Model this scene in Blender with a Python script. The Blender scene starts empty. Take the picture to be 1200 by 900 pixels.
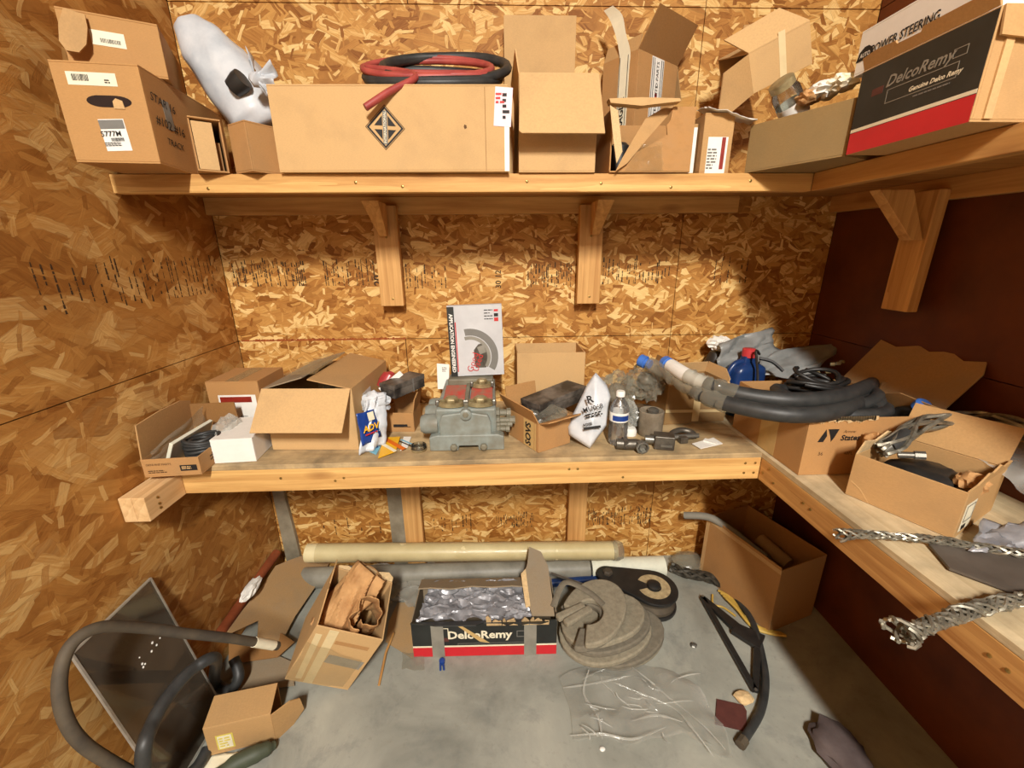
import bpy, bmesh, math, random
from mathutils import Vector, Matrix, noise, Euler
random.seed(11)
SC = bpy.context.scene
COL = SC.collection
V = Vector
R = math.radians

# ------------------------------------------------------------------ camera
F_PX, PITCH, YAW, ROLL, CAM_H, CAM_D = 490.81, 0.3084, 0.0349, -0.0078, 1.5926, 1.862
_cp, _sp, _cy, _sy, _cr, _sr = math.cos(PITCH), math.sin(PITCH), math.cos(YAW), math.sin(YAW), math.cos(ROLL), math.sin(ROLL)
FW = V((_sy*_cp, _cy*_cp, -_sp))
_r0 = V((_cy, -_sy, 0)); _u0 = _r0.cross(FW)
RT = _cr*_r0 + _sr*_u0
UP = -_sr*_r0 + _cr*_u0
EYE = V((0, -CAM_D, CAM_H))
cam_d = bpy.data.cameras.new('camera'); cam = bpy.data.objects.new('camera', cam_d); COL.objects.link(cam)
cam_d.sensor_fit = 'HORIZONTAL'; cam_d.sensor_width = 36.0; cam_d.lens = 36.0*F_PX/1200.0
cam_d.clip_start = 0.02; cam_d.clip_end = 60
cam.matrix_world = Matrix(((RT.x, UP.x, -FW.x, EYE.x), (RT.y, UP.y, -FW.y, EYE.y), (RT.z, UP.z, -FW.z, EYE.z), (0, 0, 0, 1)))
SC.camera = cam

# ------------------------------------------------------------------ world, lamps, exposure
SC.view_settings.view_transform = 'Standard'; SC.view_settings.look = 'None'
SC.view_settings.exposure = 0.45; SC.view_settings.gamma = 1.0
wd = bpy.data.worlds.new('world'); SC.world = wd; wd.use_nodes = True
wd.node_tree.nodes['Background'].inputs[0].default_value = (1.0, 0.93, 0.82, 1)
wd.node_tree.nodes['Background'].inputs[1].default_value = 0.02

def area(name, loc, aim, sx, sy, power, color):
    l = bpy.data.lights.new(name, 'AREA'); l.shape = 'RECTANGLE'; l.size = sx; l.size_y = sy
    l.energy = power; l.color = color
    o = bpy.data.objects.new(name, l); COL.objects.link(o); o.location = loc
    o.rotation_euler = (V(aim)-V(loc)).to_track_quat('-Z', 'Y').to_euler() if abs(aim[1]-loc[1]) > .1 else (R(20), 0, 0)
    return o
area('ceiling_lamp', (0.12, -3.85, 3.6), (0.12, -3.84, 0.0), 0.16, 1.2, 340, (1.0, 0.95, 0.87))
area('fill_lamp', (0.75, -6.5, 3.4), (0.0, 0.0, 0.6), 0.9, 1.0, 26, (1.0, 0.94, 0.85))  # added fill, no lamp known there; lifts the wall under the bench

# ------------------------------------------------------------------ survey helpers: a sight line meets a known plane of the room
def P(px, py, x=None, y=None, z=None):
    d = FW + RT*((px-600)/F_PX) + UP*((450-py)/F_PX)
    if z is not None: t = (z-EYE.z)/d.z
    elif y is not None: t = (y-EYE.y)/d.y
    else: t = (x-EYE.x)/d.x
    return EYE + d*t
def ZAT(p, py):
    """height above point p (x, y) at which the sight line of row py passes"""
    k = (450-py)/F_PX
    dx, dy = p[0]-EYE.x, p[1]-EYE.y
    a = dx*UP.x+dy*UP.y - k*(dx*FW.x+dy*FW.y)
    return EYE.z + a/(k*FW.z-UP.z)

# ------------------------------------------------------------------ materials
def lin(c):
    return tuple((u/255/12.92 if u <= 10 else ((u/255+0.055)/1.055)**2.4) for u in c)
class NT:
    def __init__(s, name):
        s.m = bpy.data.materials.new(name); s.m.use_nodes = True
        s.t = s.m.node_tree; s.b = s.t.nodes['Principled BSDF']; s.out = s.t.nodes['Material Output']
    def n(s, typ, **kw):
        o = s.t.nodes.new(typ)
        for k, v in kw.items(): setattr(o, k, v)
        return o
    def l(s, a, b): s.t.links.new(a, b)
    def math(s, op, a, b=None, c=None, clamp=False):
        o = s.n('ShaderNodeMath', operation=op, use_clamp=clamp)
        for i, x in enumerate((a, b, c)):
            if x is None: continue
            if isinstance(x, (int, float)): o.inputs[i].default_value = x
            else: s.l(x, o.inputs[i])
        return o.outputs[0]
    def mix(s, f, a, b, blend='MIX'):
        o = s.n('ShaderNodeMix', data_type='RGBA', blend_type=blend)
        for i, x in ((0, f), (6, a), (7, b)):
            if isinstance(x, (int, float)): o.inputs[i].default_value = x
            elif isinstance(x, tuple): o.inputs[i].default_value = (*x[:3], 1)
            else: s.l(x, o.inputs[i])
        return o.outputs[2]
    def ramp(s, f, stops):
        o = s.n('ShaderNodeValToRGB'); e = o.color_ramp.elements
        while len(e) < len(stops): e.new(0.5)
        for i, (p, c) in enumerate(stops): e[i].position = p; e[i].color = (*c[:3], 1)
        s.l(f, o.inputs[0]); return o.outputs[0]
    def coords(s, scale=(1, 1, 1), rot=(0, 0, 0)):
        tc = s.n('ShaderNodeTexCoord'); mp = s.n('ShaderNodeMapping')
        mp.inputs['Scale'].default_value = scale; mp.inputs['Rotation'].default_value = rot
        s.l(tc.outputs['Object'], mp.inputs[0]); return mp.outputs[0]
    def noise(s, vec, scale, detail=4, rough=0.55, dist=0.0):
        o = s.n('ShaderNodeTexNoise'); o.inputs['Scale'].default_value = scale; o.inputs['Detail'].default_value = detail
        o.inputs['Roughness'].default_value = rough; o.inputs['Distortion'].default_value = dist
        s.l(vec, o.inputs['Vector']); return o.outputs[0]
    def bump(s, h, dist=0.002, strength=0.5):
        o = s.n('ShaderNodeBump'); o.inputs['Distance'].default_value = dist; o.inputs['Strength'].default_value = strength
        s.l(h, o.inputs['Height']); s.l(o.outputs[0], s.b.inputs['Normal'])
    def set(s, **kw):
        for k, v in kw.items():
            i = s.b.inputs[k.replace('_', ' ')]
            if isinstance(v, (int, float)): i.default_value = v
            elif isinstance(v, tuple): i.default_value = (*v[:3], 1) if len(v) == 3 and i.type == 'RGBA' else v
            else: s.l(v, i)

def plain(name, c, rough=0.6, metal=0.0, var=0.12, nscale=30, c2=None, bump=0.0, alpha=1.0, spec=0.5, big=None):
    """one base colour broken up by noise (grain, dust or wear), optional second colour"""
    t = NT(name); co = t.coords(); a = lin(c); b = lin(c2) if c2 else tuple(x*(1-var*2.2) for x in a)
    n = t.noise(co, nscale, 5, 0.6)
    f = t.ramp(n, [(0.35, (0, 0, 0)), (0.7, (1, 1, 1))])
    col = t.mix(f, a, b)
    if big:
        g = t.ramp(t.noise(co, big[0], 3, 0.6), [(0.42, (0, 0, 0)), (0.68, (1, 1, 1))])
        col = t.mix(t.math('MULTIPLY', g, big[2]), col, lin(big[1]))
    t.set(Base_Color=col, Roughness=rough, Metallic=metal, Alpha=alpha)
    t.b.inputs['Specular IOR Level'].default_value = spec
    if bump: t.bump(n, bump, 0.6)
    return t.m

def osb(name, ax, seed, tint=(1, 1, 1), wet=0.0, scale=1.0, soft=1.0):
    """oriented strand board: six layers of rectangular flakes, each cell of a Voronoi grid carries one strand"""
    t = NT(name); tc = t.n('ShaderNodeTexCoord'); sp = t.n('ShaderNodeSeparateXYZ'); t.l(tc.outputs['Object'], sp.inputs[0])
    cb = t.n('ShaderNodeCombineXYZ'); t.l(sp.outputs[ax[0]], cb.inputs[0]); t.l(sp.outputs[ax[1]], cb.inputs[1])
    uv = cb.outputs[0]
    base = t.noise(uv, 9, 5, 0.65)
    col = t.ramp(base, [(0.3, tuple(a*b for a, b in zip(lin((140, 88, 32)), tint))), (0.7, tuple(a*b for a, b in zip(lin((190, 134, 66)), tint)))])
    height = base
    wob = t.n('ShaderNodeTexNoise'); wob.inputs['Scale'].default_value = 14; wob.inputs['Detail'].default_value = 2; t.l(uv, wob.inputs['Vector'])
    wv = t.n('ShaderNodeVectorMath', operation='MULTIPLY_ADD'); t.l(wob.outputs['Color'], wv.inputs[0])
    wv.inputs[1].default_value = (0.02, 0.02, 0); t.l(uv, wv.inputs[2])
    layers = [(5.5, 1.0, 0.62, 0.30), (7.5, 0.9, 0.6, 0.24), (10, 1.2, 0.62, 0.20), (13, 1.3, 0.62, 0.17), (18, 1.6, 0.6, 0.14), (26, 2.4, 0.6, 0.13)]
    for i, (sc, rng, la, lb) in enumerate(layers):
        sc *= scale
        mp = t.n('ShaderNodeVectorMath', operation='MULTIPLY_ADD'); t.l(wv.outputs[0], mp.inputs[0])
        mp.inputs[1].default_value = (sc*0.8, sc*1.5, 0); mp.inputs[2].default_value = (seed*3.7+i*11.3, seed*1.9+i*5.1, 0)
        vo = t.n('ShaderNodeTexVoronoi', voronoi_dimensions='2D', feature='F1'); vo.inputs['Scale'].default_value = 1.0
        t.l(mp.outputs[0], vo.inputs['Vector'])
        df = t.n('ShaderNodeVectorMath', operation='SUBTRACT'); t.l(mp.outputs[0], df.inputs[0]); t.l(vo.outputs['Position'], df.inputs[1])
        un = t.n('ShaderNodeVectorMath', operation='MULTIPLY'); t.l(df.outputs[0], un.inputs[0]); un.inputs[1].default_value = (1.25, 0.667, 0)
        cs = t.n('ShaderNodeSeparateColor'); t.l(vo.outputs['Color'], cs.inputs[0])
        ang = t.math('MULTIPLY', t.math('SUBTRACT', cs.outputs[0], 0.5), rng*1.5)
        ro = t.n('ShaderNodeVectorRotate', rotation_type='Z_AXIS'); t.l(un.outputs[0], ro.inputs['Vector']); t.l(ang, ro.inputs['Angle'])
        s2 = t.n('ShaderNodeSeparateXYZ'); t.l(ro.outputs[0], s2.inputs[0])
        au = t.math('ABSOLUTE', s2.outputs[0]); av = t.math('ABSOLUTE', s2.outputs[1])
        lw = t.math('MULTIPLY_ADD', cs.outputs[1], lb*0.9, lb*0.45)
        # strands end in slanted, splintery tips
        tip = t.math('MULTIPLY_ADD', s2.outputs[1], 0.5, la)
        m = t.math('MULTIPLY', t.math('LESS_THAN', av, lw), t.math('LESS_THAN', au, tip))
        gr = t.n('ShaderNodeVectorMath', operation='MULTIPLY_ADD'); t.l(ro.outputs[0], gr.inputs[0]); gr.inputs[1].default_value = (2.2, 34, 0); t.l(vo.outputs['Color'], gr.inputs[2])
        grain = t.noise(gr.outputs[0], 1.0, 2, 0.5)
        shade = t.math('ADD', cs.outputs[2], t.math('MULTIPLY', t.math('SUBTRACT', grain, 0.5), 0.7))
        fc = t.ramp(shade, [(0.0, tuple(a*b for a, b in zip(lin((136, 82, 26)), tint))), (0.22, tuple(a*b for a, b in zip(lin((174, 118, 54)), tint))),
                            (0.7, tuple(a*b for a, b in zip(lin((204, 152, 80)), tint))), (1.0, tuple(a*b for a, b in zip(lin((238, 202, 134)), tint)))])
        # a thin darker line along the strand's long edges
        edge = t.math('GREATER_THAN', t.math('DIVIDE', av, lw), 0.9)
        fc = t.mix(t.math('MULTIPLY', edge, 0.3), fc, lin((92, 50, 14)))
        keep = t.math('MULTIPLY', m, t.math('GREATER_THAN', t.math('FRACT', t.math('MULTIPLY', t.math('ADD', cs.outputs[1], cs.outputs[0]), 7.3)), 0.22))
        col = t.mix(t.math('MULTIPLY', keep, soft), col, fc)
        height = t.math('ADD', t.math('MULTIPLY', height, t.math('SUBTRACT', 1.0, t.math('MULTIPLY', keep, 0.6))), t.math('MULTIPLY', keep, t.math('MULTIPLY', shade, 0.8)))
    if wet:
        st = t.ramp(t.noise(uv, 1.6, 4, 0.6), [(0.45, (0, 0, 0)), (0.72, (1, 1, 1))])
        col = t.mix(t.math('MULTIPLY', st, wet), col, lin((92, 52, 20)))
    t.set(Base_Color=col, Roughness=0.62); t.b.inputs['Specular IOR Level'].default_value = 0.3
    t.bump(height, 0.0018, 0.55)
    return t.m

def lumber(name, axis, c1, c2, knots=True, dirt=0.0):
    """sawn softwood, grain running along the given axis"""
    t = NT(name); sc = [1.0, 1.0, 1.0]; 
    st = [14.0]*3; st[axis] = 0.9
    co = t.coords(tuple(st)); co1 = t.coords()
    w = t.n('ShaderNodeTexWave', wave_type='RINGS', rings_direction='XYZ'[axis], wave_profile='SAW')
    w.inputs['Scale'].default_value = 0.8; w.inputs['Distortion'].default_value = 7; w.inputs['Detail'].default_value = 3; w.inputs['Detail Scale'].default_value = 0.9
    t.l(co, w.inputs['Vector'])
    n = t.noise(co, 2.4, 6, 0.65, 0.4)
    f = t.math('MULTIPLY_ADD', w.outputs['Fac'], 0.14, t.math('MULTIPLY', n, 0.82))
    col = t.ramp(f, [(0.25, lin(c1)), (0.7, lin(c2))])
    if knots:
        kn = t.n('ShaderNodeTexVoronoi', feature='F1'); ks = [9.0]*3; ks[axis] = 3.2
        t.l(t.coords(tuple(ks)), kn.inputs['Vector']); kn.inputs['Scale'].default_value = 1.0
        kf = t.ramp(kn.outputs['Distance'], [(0.05, (1, 1, 1)), (0.2, (0, 0, 0))])
        col = t.mix(t.math('MULTIPLY', kf, 0.55), col, lin((120, 66, 26)))
    if dirt:
        g = t.ramp(t.noise(co1, 7, 6, 0.65), [(0.42, (0, 0, 0)), (0.66, (1, 1, 1))])
        col = t.mix(t.math('MULTIPLY', g, dirt), col, lin((112, 98, 76)))
    t.set(Base_Color=col, Roughness=0.6); t.b.inputs['Specular IOR Level'].default_value = 0.3
    t.bump(f, 0.0006, 0.3)
    return t.m

def board(name, c, dust=0.25, dustc=(150, 138, 118), stain=0.35):
    """corrugated board: brown kraft liner with flute ghosting, scuffs and dust"""
    t = NT(name); co = t.coords(); a = lin(c)
    fine = t.noise(t.coords((60, 60, 220)), 3.0, 4, 0.6)
    col = t.mix(t.ramp(fine, [(0.35, (0, 0, 0)), (0.75, (1, 1, 1))]), a, tuple(x*0.86 for x in a))
    blot = t.ramp(t.noise(co, 7, 5, 0.62), [(0.5, (0, 0, 0)), (0.76, (1, 1, 1))])
    col = t.mix(t.math('MULTIPLY', blot, stain), col, tuple(x*0.6 for x in a))
    d = t.ramp(t.noise(co, 3.2, 6, 0.7), [(0.42, (0, 0, 0)), (0.7, (1, 1, 1))])
    col = t.mix(t.math('MULTIPLY', d, dust), col, lin(dustc))
    t.set(Base_Color=col, Roughness=0.82); t.b.inputs['Specular IOR Level'].default_value = 0.25
    t.bump(t.noise(co, 26, 4, 0.6), 0.0015, 0.35)
    return t.m

def film(name, c, alpha=0.35, rough=0.12, tr=(0.9, 0.9, 0.88), hazy=0.1):
    """thin creased plastic film: lets light through, glints on its creases"""
    t = NT(name); tr_ = t.n('ShaderNodeBsdfTransparent'); tr_.inputs[0].default_value = (*tr, 1)
    t.set(Base_Color=lin(c), Roughness=rough); t.b.inputs['Specular IOR Level'].default_value = 0.8
    lw = t.n('ShaderNodeLayerWeight'); lw.inputs[0].default_value = 0.35
    co = t.coords(); n = t.noise(co, 24, 5, 0.65); n2 = t.noise(co, 5, 3, 0.6)
    f = t.math('ADD', t.math('MULTIPLY_ADD', lw.outputs['Facing'], 0.45, alpha-0.15), t.math('MULTIPLY', t.math('SUBTRACT', n2, 0.45), 0.9*hazy*5), clamp=True)
    t.bump(n, 0.004, 0.5)
    mx = t.n('ShaderNodeMixShader'); t.l(f, mx.inputs[0]); t.l(tr_.outputs[0], mx.inputs[1]); t.l(t.b.outputs[0], mx.inputs[2])
    t.l(mx.outputs[0], t.out.inputs[0])
    return t.m

def glassy(name, tint, gloss=0.12, dust=0.1, dustc=(150, 145, 135), rough=0.05):
    t = NT(name); tr_ = t.n('ShaderNodeBsdfTransparent'); tr_.inputs[0].default_value = (*tint, 1)
    gl = t.n('ShaderNodeBsdfGlossy'); gl.inputs['Roughness'].default_value = rough
    fr = t.n('ShaderNodeFresnel'); fr.inputs[0].default_value = 1.5
    m1 = t.n('ShaderNodeMixShader'); t.l(t.math('ADD', t.math('MULTIPLY', fr.outputs[0], 0.8), gloss*0.3), m1.inputs[0]); t.l(tr_.outputs[0], m1.inputs[1]); t.l(gl.outputs[0], m1.inputs[2])
    t.set(Base_Color=lin(dustc), Roughness=0.9)
    m2 = t.n('ShaderNodeMixShader'); n = t.ramp(t.noise(t.coords(), 4, 6, 0.65), [(0.3, (0.4, 0.4, 0.4)), (0.75, (1.3, 1.3, 1.3))])
    t.l(t.math('MULTIPLY', n, dust), m2.inputs[0]); t.l(m1.outputs[0], m2.inputs[1]); t.l(t.b.outputs[0], m2.inputs[2])
    t.l(m2.outputs[0], t.out.inputs[0])
    return t.m

def concrete(name):
    t = NT(name); co = t.coords()
    a = t.noise(co, 2.2, 8, 0.62, 0.6); b = t.noise(co, 40, 4, 0.6); c = t.noise(co, 7.5, 6, 0.7, 0.3)
    col = t.ramp(a, [(0.3, lin((124, 125, 116))), (0.52, lin((154, 154, 143))), (0.72, lin((178, 176, 162)))])
    st = t.ramp(c, [(0.53, (0, 0, 0)), (0.72, (1, 1, 1))]); col = t.mix(t.math('MULTIPLY', st, 0.5), col, lin((104, 107, 104)))
    sp = t.ramp(b, [(0.6, (0, 0, 0)), (0.7, (1, 1, 1))]); col = t.mix(t.math('MULTIPLY', sp, 0.25), col, lin((110, 108, 98)))
    # dirt swept against the walls stays there
    t.set(Base_Color=col, Roughness=0.7); t.b.inputs['Specular IOR Level'].default_value = 0.35
    t.bump(b, 0.0008, 0.3)
    return t.m

M = {}
M['osb_back'] = osb('osb_back', (0, 2), 1, (1.0, 1.0, 1.0))
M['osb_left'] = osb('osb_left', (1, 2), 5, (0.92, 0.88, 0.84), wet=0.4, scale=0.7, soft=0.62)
M['red_wall'] = plain('red_wall', (104, 48, 10), 0.6, var=0.15, nscale=6, c2=(78, 32, 5))
M['seam'] = plain('seam_dark', (40, 20, 8), 0.9)
M['rust_stain'] = plain('rust_stain', (128, 52, 16), 0.8, nscale=60, c2=(176, 96, 36))
M['concrete'] = concrete('concrete')
M['lum_x'] = lumber('lumber_x', 0, (176, 124, 66), (232, 188, 118))
M['lum_y'] = lumber('lumber_y', 1, (160, 108, 56), (214, 166, 100))
M['lum_z'] = lumber('lumber_z', 2, (176, 124, 68), (226, 178, 112))
M['lum_pale'] = lumber('lumber_pale', 1, (196, 152, 100), (236, 200, 148))
M['ply_x'] = lumber('plywood_x', 0, (170, 142, 100), (208, 182, 138), knots=False, dirt=0.75)
M['ply_y'] = lumber('plywood_y', 1, (186, 164, 126), (216, 196, 158), knots=False, dirt=0.45)
M['shelf_ply'] = lumber('shelf_plywood', 0, (150, 102, 52), (190, 140, 78), knots=False)
M['card'] = board('cardboard', (190, 150, 99), dust=0.12)
M['card_light'] = board('cardboard_light', (207, 169, 117), dust=0.1)
M['card_warm'] = board('cardboard_warm', (184, 138, 86), dust=0.12)
M['card_dark'] = board('cardboard_dark', (150, 108, 62), dust=0.12)
M['card_dusty'] = board('cardboard_dusty', (176, 142, 98), dust=0.55)
M['card_grey'] = board('cardboard_grey', (150, 132, 106), dust=0.75, dustc=(146, 138, 122))
M['card_moving'] = board('cardboard_moving', (188, 142, 88), dust=0.06, stain=0.15)
M['card_olive'] = board('cardboard_olive', (150, 122, 78), dust=0.45, dustc=(136, 120, 86))
M['card_mottled'] = board('cardboard_mottled', (150, 112, 66), dust=0.4, dustc=(160, 136, 100), stain=0.6)
M['film_roll'] = plain('dusty_roll', (150, 146, 132), 0.5, nscale=9, c2=(120, 116, 104), bump=0.002)
M['rag'] = plain('dark_rag', (74, 62, 60), 0.8, nscale=14, c2=(96, 84, 82))
M['torn'] = plain('torn_board_edge', (222, 190, 140), 0.9, nscale=80)
M['kraft'] = plain('kraft_paper', (200, 154, 100), 0.8, nscale=18, c2=(166, 120, 72), bump=0.002)
M['white'] = plain('white_paper', (236, 234, 226), 0.6, var=0.04)
M['white_card'] = plain('white_card', (238, 236, 228), 0.5, var=0.03)
M['cream'] = plain('cream_label', (236, 228, 200), 0.6, var=0.04)
M['pink_paper'] = plain('pink_form', (240, 214, 222), 0.6, var=0.04)
M['ink'] = plain('black_ink', (26, 22, 20), 0.7, var=0.05)
M['grey_ink'] = plain('grey_ink', (120, 118, 112), 0.7, var=0.05)
M['brown_ink'] = plain('brown_ink', (96, 66, 34), 0.8, var=0.1)
M['stamp_ink'] = plain('stamp_ink', (74, 50, 22), 0.8, var=0.3, nscale=90)
M['red_ink'] = plain('red_ink', (196, 40, 36), 0.6, var=0.05)
M['box_black'] = plain('printed_black', (30, 32, 31), 0.42, nscale=10, c2=(44, 47, 45))
M['box_red'] = plain('printed_red', (206, 36, 46), 0.45, var=0.05, nscale=12)
M['maroon'] = plain('maroon', (92, 50, 44), 0.6)
M['slip_red'] = plain('slip_red', (146, 40, 26), 0.5)
M['black'] = plain('black_plastic', (32, 31, 30), 0.45, nscale=20, c2=(46, 44, 41))
M['rubber'] = plain('black_rubber', (42, 43, 43), 0.5, nscale=24, c2=(60, 60, 58))
M['rubber_dusty'] = plain('dusty_rubber', (62, 54, 44), 0.75, nscale=10, c2=(92, 80, 62))
M['black_worn'] = plain('black_worn_card', (38, 34, 31), 0.5, nscale=16, c2=(60, 55, 50), big=(14, (150, 140, 128), 0.5))
M['red_hose'] = plain('red_hose', (182, 84, 74), 0.5, nscale=14, c2=(146, 56, 54))
M['iron'] = plain('grey_painted_iron', (140, 148, 142), 0.45, nscale=18, c2=(116, 120, 112), big=(9, (122, 112, 92), 0.5), bump=0.001)
M['iron_dirty'] = plain('dirty_painted_iron', (126, 122, 104), 0.6, nscale=14, c2=(96, 88, 70), bump=0.001)
M['brass'] = plain('brass', (176, 162, 122), 0.45, 0.45, nscale=30, c2=(122, 104, 70))
M['steel'] = plain('steel', (140, 137, 128), 0.4, 0.7, nscale=20, c2=(110, 108, 102))
M['steel_dark'] = plain('dark_steel', (112, 106, 96), 0.42, 0.6, nscale=22, c2=(70, 64, 58))
M['cast_dusty'] = plain('dusty_cast', (120, 108, 90), 0.7, 0.2, nscale=18, c2=(160, 148, 128), bump=0.001)
M['screw'] = plain('screw_zinc', (170, 140, 80), 0.35, 0.8)
M['red_wash'] = plain('red_paint_pad', (186, 66, 56), 0.7, nscale=40, c2=(140, 112, 90))
M['film'] = film('clear_film', (226, 226, 218), 0.34)
M['film_dirty'] = film('dusty_film', (170, 164, 146), 0.36, 0.15)
M['film_floor'] = film('floor_film', (206, 204, 194), 0.34, 0.10, hazy=0.14)
M['film_grey'] = film('grey_film', (176, 172, 160), 0.62, 0.14, hazy=0.12)
M['tape_clear'] = film('clear_tape', (206, 180, 134), 0.2, 0.12, hazy=0.06)
M['tape_tan'] = plain('tan_tape', (206, 172, 112), 0.35, var=0.05)
M['tape_cream'] = plain('cream_tape', (228, 206, 158), 0.5, var=0.05)
M['tape_grey'] = plain('grey_tape', (146, 142, 130), 0.45, nscale=14)
M['poly_white'] = plain('white_poly_bag', (212, 215, 218), 0.36, nscale=14, c2=(184, 190, 196), bump=0.001)
M['poly_grey'] = plain('grey_poly', (124, 126, 124), 0.35, nscale=10, c2=(150, 152, 150), bump=0.003)
M['silver'] = plain('silver_poly', (166, 166, 170), 0.36, 0.25, nscale=14, c2=(120, 120, 124), bump=0.003)
M['blue_cap'] = plain('blue_cap', (70, 120, 206), 0.4, var=0.06)
M['blue_bottle'] = plain('blue_bottle', (30, 58, 110), 0.3, var=0.1)
M['blue_print'] = plain('blue_print', (28, 64, 140), 0.35, var=0.08)
M['light_blue'] = plain('light_blue_print', (130, 190, 214), 0.4, var=0.05)
M['yellow'] = plain('yellow_print', (244, 186, 40), 0.4, var=0.05)
M['orange'] = plain('orange_print', (226, 112, 30), 0.4, var=0.05)
M['red_cap'] = plain('red_cap', (204, 62, 66), 0.4, var=0.05)
M['red_plastic'] = plain('red_plastic', (176, 60, 62), 0.3, var=0.15)
M['vinyl'] = plain('cream_vinyl', (232, 218, 172), 0.4, nscale=5, c2=(216, 200, 150), bump=0.002)
M['parts_grey'] = plain('silver_grey_card', (208, 209, 210), 0.4, nscale=4, c2=(176, 176, 178))
M['film_glint'] = film('glint_film', (226, 226, 218), 0.42, 0.1)  # paler, denser film for the painted glints on the floor sheet
M['foam'] = plain('white_foam', (224, 224, 204), 0.7, var=0.05)
M['copper'] = plain('copper_pipe', (170, 92, 56), 0.5, 0.3, nscale=14, c2=(130, 70, 44))
M['felt'] = plain('grey_webbing', (150, 141, 120), 0.95, nscale=60, c2=(128, 119, 100), bump=0.002)
M['felt_edge'] = plain('grey_webbing_edge', (122, 114, 98), 0.95, nscale=60)
M['wire'] = plain('wire_strand', (156, 150, 134), 0.4, 0.6, nscale=40, c2=(96, 92, 80))
M['wire_dark'] = plain('dark_wire_rope', (88, 84, 74), 0.5, 0.5, nscale=40, c2=(56, 52, 46))
M['yellow_cable'] = plain('yellow_cable', (214, 178, 84), 0.45, var=0.1)
M['glass_dark'] = glassy('tinted_pane', (0.60, 0.56, 0.50), 0.15, 0.34, (120, 108, 92))
M['glass_edge'] = plain('pane_edge', (178, 172, 160), 0.3, 0.3)
M['glass_clear'] = glassy('clear_jar_glass', (0.9, 0.92, 0.9), 0.4, 0.06)
M['pet'] = glassy('clear_bottle_plastic', (0.96, 0.97, 0.98), 0.4, 0.07, (225, 228, 230), 0.08)
M['dark_panel'] = plain('dark_brown_panel', (92, 84, 76), 0.5, nscale=8, c2=(70, 62, 54))
M['stud_grey'] = plain('grey_painted_stud', (156, 146, 124), 0.7, nscale=10, c2=(118, 108, 88))
M['tan_sticker'] = plain('tan_sticker', (196, 176, 134), 0.6, nscale=40, c2=(150, 130, 96))
M['yellow_label'] = plain('yellow_label', (222, 204, 90), 0.5, var=0.06)
M['dark_green'] = plain('dark_green', (70, 76, 58), 0.6)
M['ceiling'] = plain('ceiling_board', (72, 64, 54), 0.85)
# ------------------------------------------------------------------ mesh builder
I4 = Matrix.Identity(4)
def T(x=0, y=0, z=0): return Matrix.Translation((x, y, z))
def RX(a): return Matrix.Rotation(R(a), 4, 'X')
def RY(a): return Matrix.Rotation(R(a), 4, 'Y')
def RZ(a): return Matrix.Rotation(R(a), 4, 'Z')
def frame(o, u, v, n):
    return Matrix(((u[0], v[0], n[0], o[0]), (u[1], v[1], n[1], o[1]), (u[2], v[2], n[2], o[2]), (0, 0, 0, 1)))

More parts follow.
